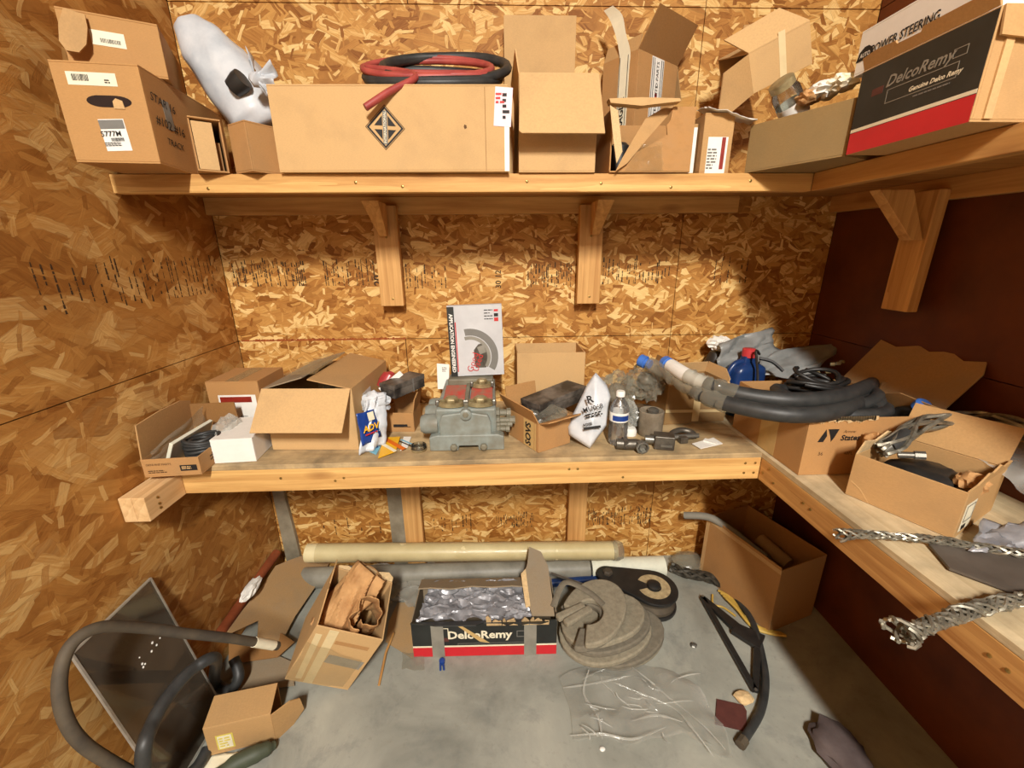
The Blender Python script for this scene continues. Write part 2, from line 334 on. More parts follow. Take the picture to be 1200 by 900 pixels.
class MB:
    def __init__(s): s.v = []; s.f = []
    def add(s, vs, fs, m=None):
        k = len(s.v)
        for p in vs: s.v.append(tuple(m @ V(p)) if m is not None else tuple(p))
        for f in fs: s.f.append(tuple(i+k for i in f))
        return s
    def hexa(s, p, m=None):
        """eight corners: four of the lower face, four of the upper, same order"""
        return s.add(p, [(3, 2, 1, 0), (4, 5, 6, 7), (0, 1, 5, 4), (1, 2, 6, 5), (2, 3, 7, 6), (3, 0, 4, 7)], m)
    def box(s, a, b, m=None):
        (x0, y0, z0), (x1, y1, z1) = a, b
        return s.hexa([(x0, y0, z0), (x1, y0, z0), (x1, y1, z0), (x0, y1, z0), (x0, y0, z1), (x1, y0, z1), (x1, y1, z1), (x0, y1, z1)], m)
    def cbox(s, c, d, m=None):
        return s.box([c[i]-d[i]/2 for i in range(3)], [c[i]+d[i]/2 for i in range(3)], m)
    def prism(s, poly, z0, z1, m=None):
        n = len(poly)
        vs = [(x, y, z0) for x, y in poly]+[(x, y, z1) for x, y in poly]
        fs = [tuple(range(n))[::-1], tuple(range(n, 2*n))]+[(i, (i+1) % n, n+(i+1) % n, n+i) for i in range(n)]
        return s.add(vs, fs, m)
    def ringprism(s, outer, inner, z0, z1, m=None):
        n = len(outer)
        vs = [(x, y, z) for z in (z0, z1) for pl in (outer, inner) for x, y in pl]
        o0, i0, o1, i1 = 0, n, 2*n, 3*n; fs = []
        for i in range(n):
            j = (i+1) % n
            fs += [(o0+i, o0+j, o1+j, o1+i), (i0+j, i0+i, i1+i, i1+j), (o1+i, o1+j, i1+j, i1+i), (o0+j, o0+i, i0+i, i0+j)]
        return s.add(vs, fs, m)
    def lathe(s, prof, n=20, m=None, cap=True):
        vs = []; fs = []
        for r, z in prof:
            for k in range(n):
                a = 2*math.pi*k/n; vs.append((r*math.cos(a), r*math.sin(a), z))
        for i in range(len(prof)-1):
            for k in range(n):
                l = (k+1) % n; fs.append((i*n+k, i*n+l, (i+1)*n+l, (i+1)*n+k))
        if cap:
            fs.append(tuple(range(n))[::-1]); fs.append(tuple(range((len(prof)-1)*n, len(prof)*n)))
        return s.add(vs, fs, m)
    def tube(s, pts, r, n=8, cap=True, m=None, flat=1.0):
        pts = [V(p) for p in pts]; N = len(pts); rs = r if isinstance(r, (list, tuple)) else [r]*N
        tan = [(pts[min(i+1, N-1)]-pts[max(i-1, 0)]).normalized() for i in range(N)]
        up = V((0, 0, 1)) if abs(tan[0].z) < 0.9 else V((1, 0, 0))
        a = tan[0].cross(up).normalized(); vs = []; fs = []
        for i in range(N):
            a = (a - tan[i]*a.dot(tan[i])).normalized(); b = tan[i].cross(a)
            for k in range(n):
                t = 2*math.pi*k/n; vs.append(pts[i]+(a*math.cos(t)+b*math.sin(t)*flat)*rs[i])
        for i in range(N-1):
            for k in range(n):
                l = (k+1) % n; fs.append((i*n+k, i*n+l, (i+1)*n+l, (i+1)*n+k))
        if cap: fs.append(tuple(range(n))[::-1]); fs.append(tuple(range((N-1)*n, N*n)))
        return s.add(vs, fs, m)
    def grid(s, fn, nu, nv, m=None):
        vs = [fn(i/nu, j/nv) for j in range(nv+1) for i in range(nu+1)]
        fs = [(j*(nu+1)+i, j*(nu+1)+i+1, (j+1)*(nu+1)+i+1, (j+1)*(nu+1)+i) for j in range(nv) for i in range(nu)]
        return s.add(vs, fs, m)
    def build(s, name, mat, parent=None, smooth=None, bevel=0, solid=0, m=None):
        me = bpy.data.meshes.new(name); me.from_pydata([tuple(p) for p in s.v], [], s.f); me.validate(); me.update()
        bm = bmesh.new(); bm.from_mesh(me); bmesh.ops.recalc_face_normals(bm, faces=bm.faces); bm.to_mesh(me); bm.free()
        return link(name, me, mat, parent, smooth, bevel, solid, m)

def link(name, me, mat, parent=None, smooth=None, bevel=0, solid=0, m=None):
    o = bpy.data.objects.new(name, me); COL.objects.link(o); me.materials.append(M[mat] if isinstance(mat, str) else mat)
    if parent is not None: o.parent = parent
    if m is not None: o.matrix_local = m
    if smooth:
        for p in me.polygons: p.use_smooth = True
        me.set_sharp_from_angle(angle=R(smooth))
    if bevel:
        b = o.modifiers.new('bevel', 'BEVEL'); b.width = bevel; b.segments = 2; b.limit_method = 'ANGLE'; b.angle_limit = R(40)
    if solid:
        b = o.modifiers.new('solid', 'SOLIDIFY'); b.thickness = solid; b.offset = 0
    return o

def tag(o, label=None, cat=None, group=None, kind=None):
    if label: o['label'] = label
    if cat: o['category'] = cat
    if group: o['group'] = group
    if kind: o['kind'] = kind
    return o
def thing(name, label, cat, loc=(0, 0, 0), rz=0.0, group=None, m=None):
    o = bpy.data.objects.new(name, None); COL.objects.link(o); o.empty_display_size = 0.05
    if m is not None: o.matrix_world = m
    else: o.location = loc; o.rotation_euler = (0, 0, rz)
    return tag(o, label, cat, group)
def copy_tree(o, parent=None):
    c = o.copy(); COL.objects.link(c)
    if parent is not None: c.parent = parent
    for ch in [x for x in COL.objects if x.parent == o]: copy_tree(ch, c)
    return c

def smoothpath(pts, n=8):
    pts = [V(p) for p in pts]; out = []
    for i in range(len(pts)-1):
        p0, p1, p2, p3 = pts[max(i-1, 0)], pts[i], pts[i+1], pts[min(i+2, len(pts)-1)]
        for k in range(n):
            t = k/n
            out.append(0.5*((2*p1)+(p2-p0)*t+(2*p0-5*p1+4*p2-p3)*t*t+(3*p1-p0-3*p2+p3)*t**3))
    out.append(pts[-1]); return out

FONT_CACHE = {}
def text(parent, s, mfr, size, mat, shear=0.0, bold=0.0, name='lettering', sx=1.0, align='CENTER', spin=0):
    """flat lettering laid on a surface; mfr maps x right, y up, z outwards"""
    key = (s, round(size, 5), shear, bold, align)
    if key not in FONT_CACHE:
        c = bpy.data.curves.new('lettering', 'FONT'); c.body = s; c.size = size; c.align_x = align; c.align_y = 'CENTER'
        c.shear = shear; c.offset = bold*size; c.resolution_u = 2; c.extrude = 0.0
        o = bpy.data.objects.new('lettering', c); COL.objects.link(o)
        bpy.context.view_layer.update()
        me = bpy.data.meshes.new_from_object(o.evaluated_get(bpy.context.evaluated_depsgraph_get()))
        bpy.data.objects.remove(o); bpy.data.curves.remove(c); FONT_CACHE[key] = me
    me = FONT_CACHE[key].copy(); me.materials.clear()
    if sx != 1.0:
        for v in me.vertices: v.co.x *= sx
    o = link(name, me, mat, parent); o.matrix_local = mfr @ T(0, 0, 0.0011) @ RZ(spin)
    return o
def patch(parent, mfr, u, v, w, h, mat, name='label', off=0.0005, spin=0, poly=None, thick=0.0004):
    """thin printed patch on a surface"""
    b = MB(); pl = poly or [(-w/2, -h/2), (w/2, -h/2), (w/2, h/2), (-w/2, h/2)]
    b.prism(pl, 0, thick)
    o = b.build(name, mat, parent); o.matrix_local = mfr @ T(u, v, off-thick*0.4) @ RZ(spin)
    return o
def bars(parent, mfr, u, v, w, h, n, mat='ink', name='print_lines', vertical=False, off=0.0011, spin=0, seed=0, fill=0.55, ragged=0.35):
    """a block of small print: n rows (or bar-code stripes)"""
    rnd = random.Random(seed+n); b = MB()
    for i in range(n):
        if vertical:
            x0 = -w/2+w*i/n; b.prism([(x0, -h/2), (x0+w/n*fill*rnd.uniform(.5, 1.4), -h/2), (x0+w/n*fill*rnd.uniform(.5, 1.4), h/2), (x0, h/2)], 0, .0002)
        else:
            y0 = h/2-h*(i+.5)/n; L = w*(1-ragged*rnd.random())
            x = -w/2
            while x < -w/2+L:
                k = min(h/n*rnd.uniform(.8, 2.4), -w/2+L-x+1e-4); b.prism([(x, y0-h/n*fill/2), (x+k, y0-h/n*fill/2), (x+k, y0+h/n*fill/2), (x, y0+h/n*fill/2)], 0, .0002); x += k+h/n*.35
    o = b.build(name, mat, parent); o.matrix_local = mfr @ T(u, v, off) @ RZ(spin)
    return o

# ------------------------------------------------------------------ cartons
def face(side, w, d, h):
    return {'front': frame((0, -d/2, h/2), (1, 0, 0), (0, 0, 1), (0, -1, 0)), 'back': frame((0, d/2, h/2), (-1, 0, 0), (0, 0, 1), (0, 1, 0)),
            'right': frame((w/2, 0, h/2), (0, 1, 0), (0, 0, 1), (1, 0, 0)), 'left': frame((-w/2, 0, h/2), (0, -1, 0), (0, 0, 1), (-1, 0, 0)),
            'top': frame((0, 0, h), (1, 0, 0), (0, 1, 0), (0, 0, 1))}[side]
def flap_frame(side, w, d, h, ang):
    """x along the hinge, y away from it, z = the face that was outside"""
    a = R(ang); c, s = math.cos(a), math.sin(a)
    if side == 'front': u, v, o = (1, 0, 0), (0, c, s), (0, -d/2, h)
    if side == 'back': u, v, o = (-1, 0, 0), (0, -c, s), (0, d/2, h)
    if side == 'right': u, v, o = (0, 1, 0), (-c, 0, s), (w/2, 0, h)
    if side == 'left': u, v, o = (0, -1, 0), (c, 0, s), (-w/2, 0, h)
    n = V(u).cross(V(v)); return frame(o, u, v, n)
TH = 0.0045
def body(w, d, h, t=TH, closed=False, skip=()):
    b = MB()
    b.box((-w/2, -d/2, 0), (w/2, d/2, t))
    if 'front' not in skip: b.box((-w/2, -d/2, t), (w/2, -d/2+t, h))
    if 'back' not in skip: b.box((-w/2, d/2-t, t), (w/2, d/2, h))
    if 'left' not in skip: b.box((-w/2, -d/2+t, t), (-w/2+t, d/2-t, h))
    if 'right' not in skip: b.box((w/2-t, -d/2+t, t), (w/2, d/2-t, h))
    if closed: b.box((-w/2, -d/2, h), (w/2, d/2, h+t))
    return b
def flap(parent, side, w, d, h, ang, L, mat, outline=None, curl=0, name='flap', inset=0.003, t=0.004):
    W = w if side in ('front', 'back') else d
    fm = flap_frame(side, w, d, h, ang)
    b = MB()
    if outline:
        pl = [(-W/2+inset, 0)]+[(-W/2+inset+(W-2*inset)*u, L*v) for u, v in outline]+[(W/2-inset, 0)]
        b.prism(pl[::-1], -t, 0)
    elif curl:
        n = 6; prof = []; a = 0; y = z = 0
        for i in range(n+1):
            prof.append((y, z)); a = R(curl)*(i+.5)/n; y += L/n*math.cos(a); z += L/n*math.sin(a)
        for i in range(n):
            (y0, z0), (y1, z1) = prof[i], prof[i+1]; x0, x1 = -W/2+inset, W/2-inset
            b.hexa([(x0, y0, z0-t), (x1, y0, z0-t), (x1, y1, z1-t), (x0, y1, z1-t), (x0, y0, z0), (x1, y0, z0), (x1, y1, z1), (x0, y1, z1)])
    else:
        b.box((-W/2+inset, 0, -t), (W/2-inset, L, 0))
    o = b.build(name, mat, parent); o.matrix_local = fm
    return o, fm
RAG = [(0, .9), (.1, 1), (.18, .88), (.3, .97), (.42, .86), (.55, 1), (.66, .9), (.78, .99), (.9, .86), (1, .95)]
def setbox(A, B, d, into=None):
    """front edge from A to B (left to right seen from the front): centre of base, turn, width"""
    A, B = V(A), V(B); e = B-A; rz = math.atan2(e.y, e.x); w = math.hypot(e.x, e.y)
    n = V((-math.sin(rz), math.cos(rz), 0)); c = (A+B)/2+n*d/2
    return V((c.x, c.y, A.z)), rz, w
def carton(name, label, cat, A, B, d, h, mat, flaps=(), closed=False, skip=(), group=None, t=TH, tilt=None, bodyname='body'):
    loc, rz, w = setbox(A, B, d)
    o = thing(name, label, cat, loc, rz, group)
    if tilt is not None: o.matrix_world = T(*loc) @ RZ(math.degrees(rz)) @ tilt
    body(w, d, h, t, closed, skip).build(bodyname, mat, o, bevel=0.0012)
    for fl in flaps:
        side, ang, L = fl[:3]; kw = fl[3] if len(fl) > 3 else {}
        kw = dict(kw); fm = kw.pop('mat', mat); flap(o, side, w, d, h, ang, L, fm, **kw)
    return o, w, d, h

# ------------------------------------------------------------------ crumpled things
def crumple_sheet(corners, nu, nv, amp, freq, seed, sag=0.0, zmin=None):
    """creased sheet spanned by four corners; ridged noise makes folds"""
    a, b, c, d = [V(p) for p in corners]
    nrm = (b-a).cross(d-a).normalized()
    def fn(u, v):
        p = a.lerp(b, u).lerp(d.lerp(c, u), v)
        q = V((u*freq+seed*3.1, v*freq+seed*1.7, seed*.9))
        r = (1-abs(noise.noise(q))*2.4)*0.6+(.7-abs(noise.noise(q*2.3+V((5, 2, 1))))*2.4)*0.36+noise.noise(q*.7)*.3
        jit = V((noise.noise(q*1.3+V((9, 0, 0))), noise.noise(q*1.3+V((0, 9, 0))), 0))*amp*1.2
        p = p+nrm*(r*amp-sag*(1-(2*u-1)**2)*(1-(2*v-1)**2))+jit
        if zmin is not None and p.z < zmin: p.z = zmin+0.0004*random.random()
        return p
    return MB().grid(fn, nu, nv)
def lump(c, r, amp, freq, seed, sub=3, zmin=None, ridge=True):
    """crumpled wad"""
    bm = bmesh.new(); bmesh.ops.create_icosphere(bm, subdivisions=sub, radius=1); b = MB()
    vs = []
    for v in bm.verts:
        q = v.co*freq+V((seed*7.3, seed*2.1, seed)); k = (1-abs(noise.noise(q))*2) if ridge else noise.noise(q)
        s = 1+amp*(k+0.5*noise.noise(q*2.4))
        p = V((c[0]+v.co.x*r[0]*s, c[1]+v.co.y*r[1]*s, c[2]+v.co.z*r[2]*s))
        if zmin is not None: p.z = max(p.z, zmin)
        vs.append(p)
    fs = [tuple(x.index for x in f.verts) for f in bm.faces]; bm.free()
    return b.add(vs, fs)
# ------------------------------------------------------------------ the setting
XL, XR = -1.142, 1.452
WALL_TOP, FRONT = 3.66, -4.6
floor = MB().box((XL-0.6, -5.6, -0.06), (XR+0.6, 0.06, 0)).build('floor', 'concrete'); tag(floor, kind='structure')
ceil = MB().box((XL-0.1, FRONT, WALL_TOP), (XR+0.1, 0.1, WALL_TOP+0.05)).build('ceiling', 'ceiling'); tag(ceil, kind='structure')
wb = MB().box((XL-0.06, 0.0125, 0), (XR+0.06, 0.06, WALL_TOP)).build('wall_back', 'seam'); tag(wb, kind='structure')
g = 0.0016
def sheets_back(xs, z0, z1):
    for a, b in zip(xs[:-1], xs[1:]):
        MB().box((a+g, 0, z0+g), (b-g, 0.0115, z1-g)).build('osb_sheet', 'osb_back', wb)
sheets_back([XL, -0.41, 0.79, XR], 0.0, 1.22)
sheets_back([XL, 0.79, XR], 1.22, 2.44)
sheets_back([XL, -0.30, 0.79, XR], 2.44, WALL_TOP)
wl = MB().box((XL-0.06, FRONT, 0), (XL-0.0125, 0.06, WALL_TOP)).build('wall_left', 'seam'); tag(wl, kind='structure')
for (y0, y1, z0, z1) in ((-2.44, 0, 0, 1.22), (FRONT, -2.44, 0, 1.22), (-2.44, 0, 1.22, 2.44), (FRONT, -2.44, 1.22, 2.44), (-2.44, 0, 2.44, WALL_TOP), (FRONT, -2.44, 2.44, WALL_TOP)):
    MB().box((XL-0.0115, y0+g, z0+g), (XL, y1-g, z1-g)).build('osb_sheet', 'osb_left', wl)
wr = MB().box((XR+0.0125, FRONT, 0), (XR+0.06, 0.06, WALL_TOP)).build('wall_right', 'seam'); tag(wr, kind='structure')
for (y0, y1, z0, z1) in ((-2.44, 0, 0, 1.22), (FRONT, -2.44, 0, 1.22), (-2.44, 0, 1.22, 2.44), (FRONT, -2.44, 1.22, 2.44), (FRONT, 0, 2.44, WALL_TOP)):
    MB().box((XR, y0+g, z0+g), (XR+0.0115, y1-g, z1-g)).build('wall_panel', 'red_wall', wr)

# mill stamps printed on the strand board: rows of nailing ticks and rulings
BK = frame((0, 0, 0), (1, 0, 0), (0, 0, 1), (0, -1, 0))
LF = frame((XL, 0, 0), (0, 1, 0), (0, 0, 1), (1, 0, 0))
def stamp(parent, mfr, u0, u1, z0, z1, n, seed, mat='stamp_ink'):
    rnd = random.Random(seed); b = MB()
    for i in range(n):
        u = u0+(u1-u0)*(i+rnd.uniform(-.35, .35))/n; k = rnd.random()
        h = (z1-z0)*(1.0 if k > .4 else rnd.uniform(.35, .8)); zc = rnd.uniform(z0+h/2, z1-h/2) if h < (z1-z0) else (z0+z1)/2
        z = zc-h/2
        while z < zc+h/2:
            s = rnd.uniform(.006, .022); wd_ = rnd.uniform(.0012, .0034)
            if rnd.random() > .3: b.prism([(u-wd_, z), (u+wd_, z), (u+wd_*rnd.uniform(.4, 1), z+s), (u-wd_*rnd.uniform(.4, 1), z+s)], 0, .0002)
            z += s+rnd.uniform(.0, .005)
    o = b.build('stamp_print', mat, parent); o.matrix_local = mfr @ T(0, 0, .0003)
    return o
stamp(wb, BK, -1.11, -0.80, 1.455, 1.555, 34, 1)
stamp(wb, BK, -0.73, -0.50, 1.455, 1.545, 14, 2)
stamp(wb, BK, -0.38, -0.20, 1.44, 1.53, 12, 3)
stamp(wb, BK, 0.14, 0.33, 1.44, 1.53, 22, 4)
stamp(wb, BK, 0.45, 0.77, 1.45, 1.55, 22, 5)
stamp(wb, BK, 0.95, 1.15, 1.45, 1.55, 5, 6)
stamp(wb, BK, -0.9, -0.55, 0.20, 0.29, 6, 7)
stamp(wb, BK, -0.34, -0.12, 0.20, 0.29, 8, 8)
stamp(wb, BK, -0.02, 0.18, 0.21, 0.30, 22, 9)
stamp(wb, BK, 0.46, 0.66, 0.21, 0.30, 20, 10)
stamp(wb, BK, 0.68, 0.80, 0.21, 0.31, 12, 11)
stamp(wl, LF, -0.75, -0.02, 1.44, 1.57, 30, 12)
stamp(wl, LF, -1.35, -0.85, 1.44, 1.56, 14, 13)
text(wb, '30 12', BK @ T(0.01, 1.475, 0.0), 0.034, 'stamp_ink', spin=90, bold=.015, name='stamp_lettering')
text(wb, '20', BK @ T(-0.505, 1.475, 0.0), 0.045, 'stamp_ink', spin=90, bold=.03, name='stamp_lettering')
text(wb, 'B', BK @ T(0.725, 0.245, 0.0), 0.03, 'stamp_ink', bold=.02, name='stamp_lettering')
# rust run along the sheet joint on the left
rnd = random.Random(3); b = MB()
for i in range(60):
    x = -1.13+0.72*i/60; h = rnd.uniform(.003, .009)
    b.prism([(x, -h*.4), (x+.014, -h*.4), (x+.012, h), (x+.002, h*rnd.uniform(.6, 1))], 0, .0003)
o = b.build('rust_run', 'rust_stain', wb); o.matrix_local = BK @ T(0, 1.2205, 0)

# grey stud strips at the corner and behind the bench leg
b = MB(); prof = [(0, .81), (.0, 0), (.075, 0), (.07, .2), (.055, .45), (.05, .81)]
b.prism(prof, 0, .02); o = b.build('trim_1', 'stud_grey'); o.matrix_world = BK @ T(-1.118, 0, .001); tag(o, kind='structure')
o = MB().box((-.56, -.03, 0), (-.49, -.001, .81)).build('trim_2', 'stud_grey'); tag(o, kind='structure')

# ------------------------------------------------------------------ shelves and benches
SCREW = None
def screw(parent, loc, n, r=.0045):
    global SCREW
    if SCREW is None:
        o = MB().lathe([(r, 0), (r, .0012), (r*.6, .002)], 8).build('screw', 'screw', parent, smooth=40); SCREW = o
    else:
        o = bpy.data.objects.new('screw', SCREW.data); COL.objects.link(o); o.parent = parent
    n = V(n); o.matrix_local = T(*loc) @ n.to_track_quat('Z', 'Y').to_matrix().to_4x4()
    return o
ZU0, ZU1, YU = 1.765, 1.817, -0.45           # upper shelf: underside, top, front
ZB0, ZB1, YB = 0.815, 0.916, -0.58           # bench: rail underside, top, front
XU, XB = 1.0, 0.915                          # fronts of the right shelf and right bench

us = thing('wall_shelf', 'long pine wall shelf on two braced brackets across the back wall', 'shelf', (0, 0, ZU0))
MB().box((XL+.002, YU+.036, .034), (XU+.0, -.002, .052)).build('shelf_board', 'shelf_ply', us)
fr = MB().box((XL+.002, YU, 0), (XU, YU+.036, .052)).build('front_rail', 'lum_x', us, bevel=.002)
MB().box((XL+.002, -.04, -.03), (XU, -.002, .034)).build('ledger', 'lum_x', us, bevel=.002)
for x in (-0.86, -.42, -.28, .1, .33, .55, .8): screw(fr, (x, YU-.0005, .022+.01*math.sin(x*9)), (0, -1, 0))
for xc, x0, x1 in ((-.434, -.482, -.388), (.388, .34, .436)):
    up_ = MB().box((x0, -.078, 1.375-ZU0), (x1, -.041, 0.0)).build('upright', 'lum_z', us, bevel=.0025)
    screw(up_, (xc, -.0785, -.118), (0, -1, 0)); screw(up_, (xc+.004, -.0785, -.36), (0, -1, 0))
    b = MB(); hw = .03; sx = -0.006 if xc < 0 else .012
    b.hexa([(xc-hw*.5+sx, -.1, -.115), (xc+hw*.5+sx, -.1, -.115), (xc+hw*.5+sx, -.0785, -.115), (xc-hw*.5+sx, -.0785, -.115),
            (xc-hw+sx, -.25, -.001), (xc+hw+sx, -.25, -.001), (xc+hw+sx, -.14, -.001), (xc-hw+sx, -.14, -.001)])
    b.build('brace', 'lum_z', us, bevel=.002)

ur = thing('wall_shelf', 'dim wall shelf on the dark right wall with one braced bracket below', 'shelf', (0, 0, ZU0))
MB().box((XU+.036, -3.3, .034), (XR-.002, YU, .052)).build('shelf_board', 'shelf_ply', ur)
MB().box((XU+.001, YU, .034), (XR-.002, -.002, .052)).build('corner_board', 'shelf_ply', ur)
MB().box((XU, -3.3, 0), (XU+.036, YU-.001, .052)).build('front_rail', 'lum_y', ur, bevel=.002)
MB().box((XR-.04, -3.3, -.03), (XR-.002, -.002, .034)).build('ledger', 'lum_y', ur, bevel=.002)
MB().box((XR-.078, -.50, 1.385-ZU0), (XR-.041, -.40, 0.0)).build('upright', 'lum_z', ur, bevel=.003)
b = MB(); yc = -.47
b.hexa([(XR-.12, yc-.02, -.15), (XR-.12, yc+.02, -.15), (XR-.079, yc+.02, -.15), (XR-.079, yc-.02, -.15),
        (XU+.19, yc-.02, -.001), (XU+.19, yc+.02, -.001), (XU+.3, yc+.02, -.001), (XU+.3, yc-.02, -.001)])
b.build('brace', 'lum_z', ur, bevel=.002)

bk = thing('workbench', 'long plywood workbench with pine front rail built along the back wall', 'workbench', (0, 0, 0))
MB().box((XL+.002, YB, ZB1-.018), (XB, -.002, ZB1)).build('worktop', 'ply_x', bk, bevel=.0015)
fr = MB().box((-1.10, YB, ZB0), (XB, YB+.038, ZB1-.0185)).build('front_rail', 'lum_x', bk, bevel=.002)
for x, z in ((-.74, .865), (-.56, .85), (-.53, .86), (.24, .872), (.27, .872), (.43, .835), (.86, .878), (.895, .878), (.86, .84), (.895, .84)): screw(fr, (x, YB-.0005, z), (0, -1, 0))
MB().box((XL+.08, -.04, ZB0), (XB, -.002, ZB1-.0185)).build('ledger', 'lum_x', bk, bevel=.002)
for x0, x1 in ((-.478, -.39), (.34, .43)):
    MB().box((x0, -.078, 0), (x1, -.0405, ZB1-.0185)).build('leg', 'lum_z', bk, bevel=.0025)
jo = MB().box((XL+.003, -.735, .815), (XL+.041, -.002, .897)).build('side_joist', 'lum_pale', bk, bevel=.002)
b = MB().box((XL+.0415, -.735, .815), (XL+.079, YB-.001, .897)).build('side_joist', 'lum_pale', bk, bevel=.002)
for z in (.835, .85, .872): screw(b, (XL+.0795, -.69, z), (1, 0, 0))

br = thing('workbench', 'plywood workbench running along the dark right wall, braided wire hanging over it', 'workbench', (0, 0, 0))
MB().box((XB, -3.3, ZB1-.018), (XR-.002, -.002, ZB1)).build('worktop', 'ply_y', br, bevel=.0015)
fr = MB().box((XB, -3.3, ZB0), (XB+.038, YB-.0005, ZB1-.0185)).build('front_rail', 'lum_y', br, bevel=.002)
for y, z in ((-.6, .85), (-.63, .88), (-.66, .845), (-.8, .86), (-.83, .858), (-1.3, .86), (-1.33, .86)): screw(fr, (XB-.0005, y, z), (-1, 0, 0))
MB().box((XR-.04, -3.3, ZB0), (XR-.002, -.04, ZB1-.0185)).build('ledger', 'lum_y', br, bevel=.002)
for y in (-1.15, -2.0, -2.9): MB().box((XB+.04, y-.02, ZB0), (XR-.041, y+.018, ZB1-.0185)).build('joist', 'lum_x', br)
# ------------------------------------------------------------------ things on the upper shelves
ZS = ZU1+0.001
def sp(px, py): return P(px, py, z=ZS)
# moving box at the left end
A, B = sp(90, 190), sp(180, 190); B.y += .024
h = 0.219
mb, w, d, h = carton('moving_box', 'tan moving box with hand hole and black marker notes at the left shelf end', 'box', A, B, 0.43, h, 'card_moving', closed=True)
f = face('front', w, d, h); r = face('right', w, d, h)
patch(mb, f, -.012, .077, .108, .028, 'cream'); bars(mb, f, -.036, .079, .036, .014, 14, vertical=True, seed=3); bars(mb, f, .022, .073, .014, .01, 2, seed=4)
hole = MB(); oval = [(.034*math.cos(t)*(1 if abs(math.cos(t)) < .8 else 1)+(.016 if math.cos(t) > 0 else -.016), .013*math.sin(t)) for t in [2*math.pi*k/20 for k in range(20)]]
hole.prism(oval, 0, .0006); o = hole.build('hand_hole', 'seam', mb); o.matrix_local = f @ T(.014, .030, .0003)
lip = MB(); lip.prism([(-.012, -.012), (.012, -.012), (.010, .006), (-.004, .011), (-.012, .004)], 0, .0012); o = lip.build('torn_lip', 'card_light', mb); o.matrix_local = f @ T(.034, .026, .0008)
patch(mb, f, .008, -.045, .058, .072, 'white', name='shipping_label', spin=3)
patch(mb, f, .006, -.021, .056, .02, 'grey_ink', name='label_band', off=.0012, spin=3)
text(mb, '5777M', f @ T(.0, -.043, .0012), .017, 'ink', bold=.01, spin=3); bars(mb, f, .012, -.055, .03, .008, 18, vertical=True, off=.0013, spin=3); bars(mb, f, .0, -.066, .04, .01, 3, off=.0013, spin=3)
text(mb, 'STAR 16', r @ T(-.14, .05, 0), .03, 'ink', shear=.2, spin=-4)
text(mb, '#102 #16', r @ T(-.125, -.002, 0), .033, 'ink', shear=.1, spin=-3)
text(mb, 'TRACK', r @ T(-.12, -.045, 0), .024, 'ink', shear=.15, spin=-2)
patch(mb, r, -.125, .025, .034, .07, 'tape_grey', name='tape_strip', spin=6)

# box stacked on it, turned, with a rounded tab
zt = ZS+h+.006
A = P(80, 70, y=-.575); A.z = zt; B = P(194, 75, y=-.49); B.z = zt
hh = ZAT(A, 9)-zt
sb, w2, d2, h2 = carton('carton', 'upper carton with a rounded tab and white label, stacked on the moving box', 'box', A, B, 0.29, hh, 'card_moving', closed=True)
f2 = face('front', w2, d2, h2)
tab = MB(); tp = [(0, 0), (-.03, .005), (-.052, .03), (-.055, .075), (-.045, .1), (0, .105), (.02, .1), (.022, .03)]
tp = [(-.02, .0), (.028, .0), (.034, -.03), (.032, -.07), (.016, -.094), (-.012, -.098), (-.028, -.08), (-.03, -.04)]
tab.prism(tp, 0, .004); o = tab.build('tab', 'card', sb); o.matrix_local = f2 @ T(-w2/2+.036, h2/2-.004, .008) @ RX(-12) @ RZ(-10) @ Matrix.Diagonal((.82, 1, 1, 1))
patch(sb, f2, -w2*.05, h2*.1, .068, .032, 'cream'); bars(sb, f2, -w2*.03, h2*.06, .04, .009, 16, vertical=True)

# white bag wrapped round a roll
def bagroll():
    ctr = [(222, 26), (234, 46), (254, 73), (275, 99), (292, 120), (306, 138), (315, 152)]
    hw = [.035, .056, .07, .08, .09, .085, .05]; b = MB()
    pts = smoothpath([P(x, y, y=-.26) for x, y in ctr], 5); n = len(pts); rad = []
    for i in range(n):
        t = i/(n-1)*(len(hw)-1); k = min(int(t), len(hw)-2); rad.append(hw[k]+(hw[k+1]-hw[k])*(t-k))
    tb = MB().tube(pts, rad, 26)
    vs = []
    for i, p in enumerate(tb.v):
        ring = min(i//26, n-1); c = pts[ring]; q = V(p)-c
        a = math.atan2(q.y, q.x)
        s = noise.noise(V((p[0]*9, p[1]*9, p[2]*9)))*.3+(1-abs(noise.noise(V((p[0]*22+p[2]*14, p[2]*6, p[1]*20))))*2)*.2
        q = q*(1+s); q.y *= .9; p2 = c+q
        p2.y = min(p2.y, -.012); p2.z = max(p2.z, ZS+.002); vs.append(tuple(p2))
    tb.v = vs; return tb
wbag = bagroll().build('plastic_bag', 'poly_white', None, smooth=50)
tag(wbag, 'white plastic bag knotted round a long roll, leaning at the upper shelf left end', 'bag')
kc = P(301, 93, y=-.39)
lump(kc, (.017, .015, .017), .4, 2.2, 3, 2).build('knot', 'poly_white', wbag, smooth=40)
for k, (px, py, s) in enumerate(((325, 92, 1), (318, 108, .9), (296, 70, .6))):
    e = P(px, py, y=-.37); b = MB()
    b.grid(lambda u, v, e=e, s=s: kc.lerp(e, u)+V((0, -.01+.02*math.sin(v*9+u*2)*u, (v-.5)*.06*s*(.25+u))), 8, 8)
    b.build('bag_ear', 'poly_white', wbag, smooth=50, solid=.001)
c = P(281, 96, y=-.352)
MB().lathe([(.026, -.03), (.03, 0), (.028, .016)], 14).build('black_core', 'black', wbag, smooth=40, m=T(*c) @ RY(58) @ RX(10))

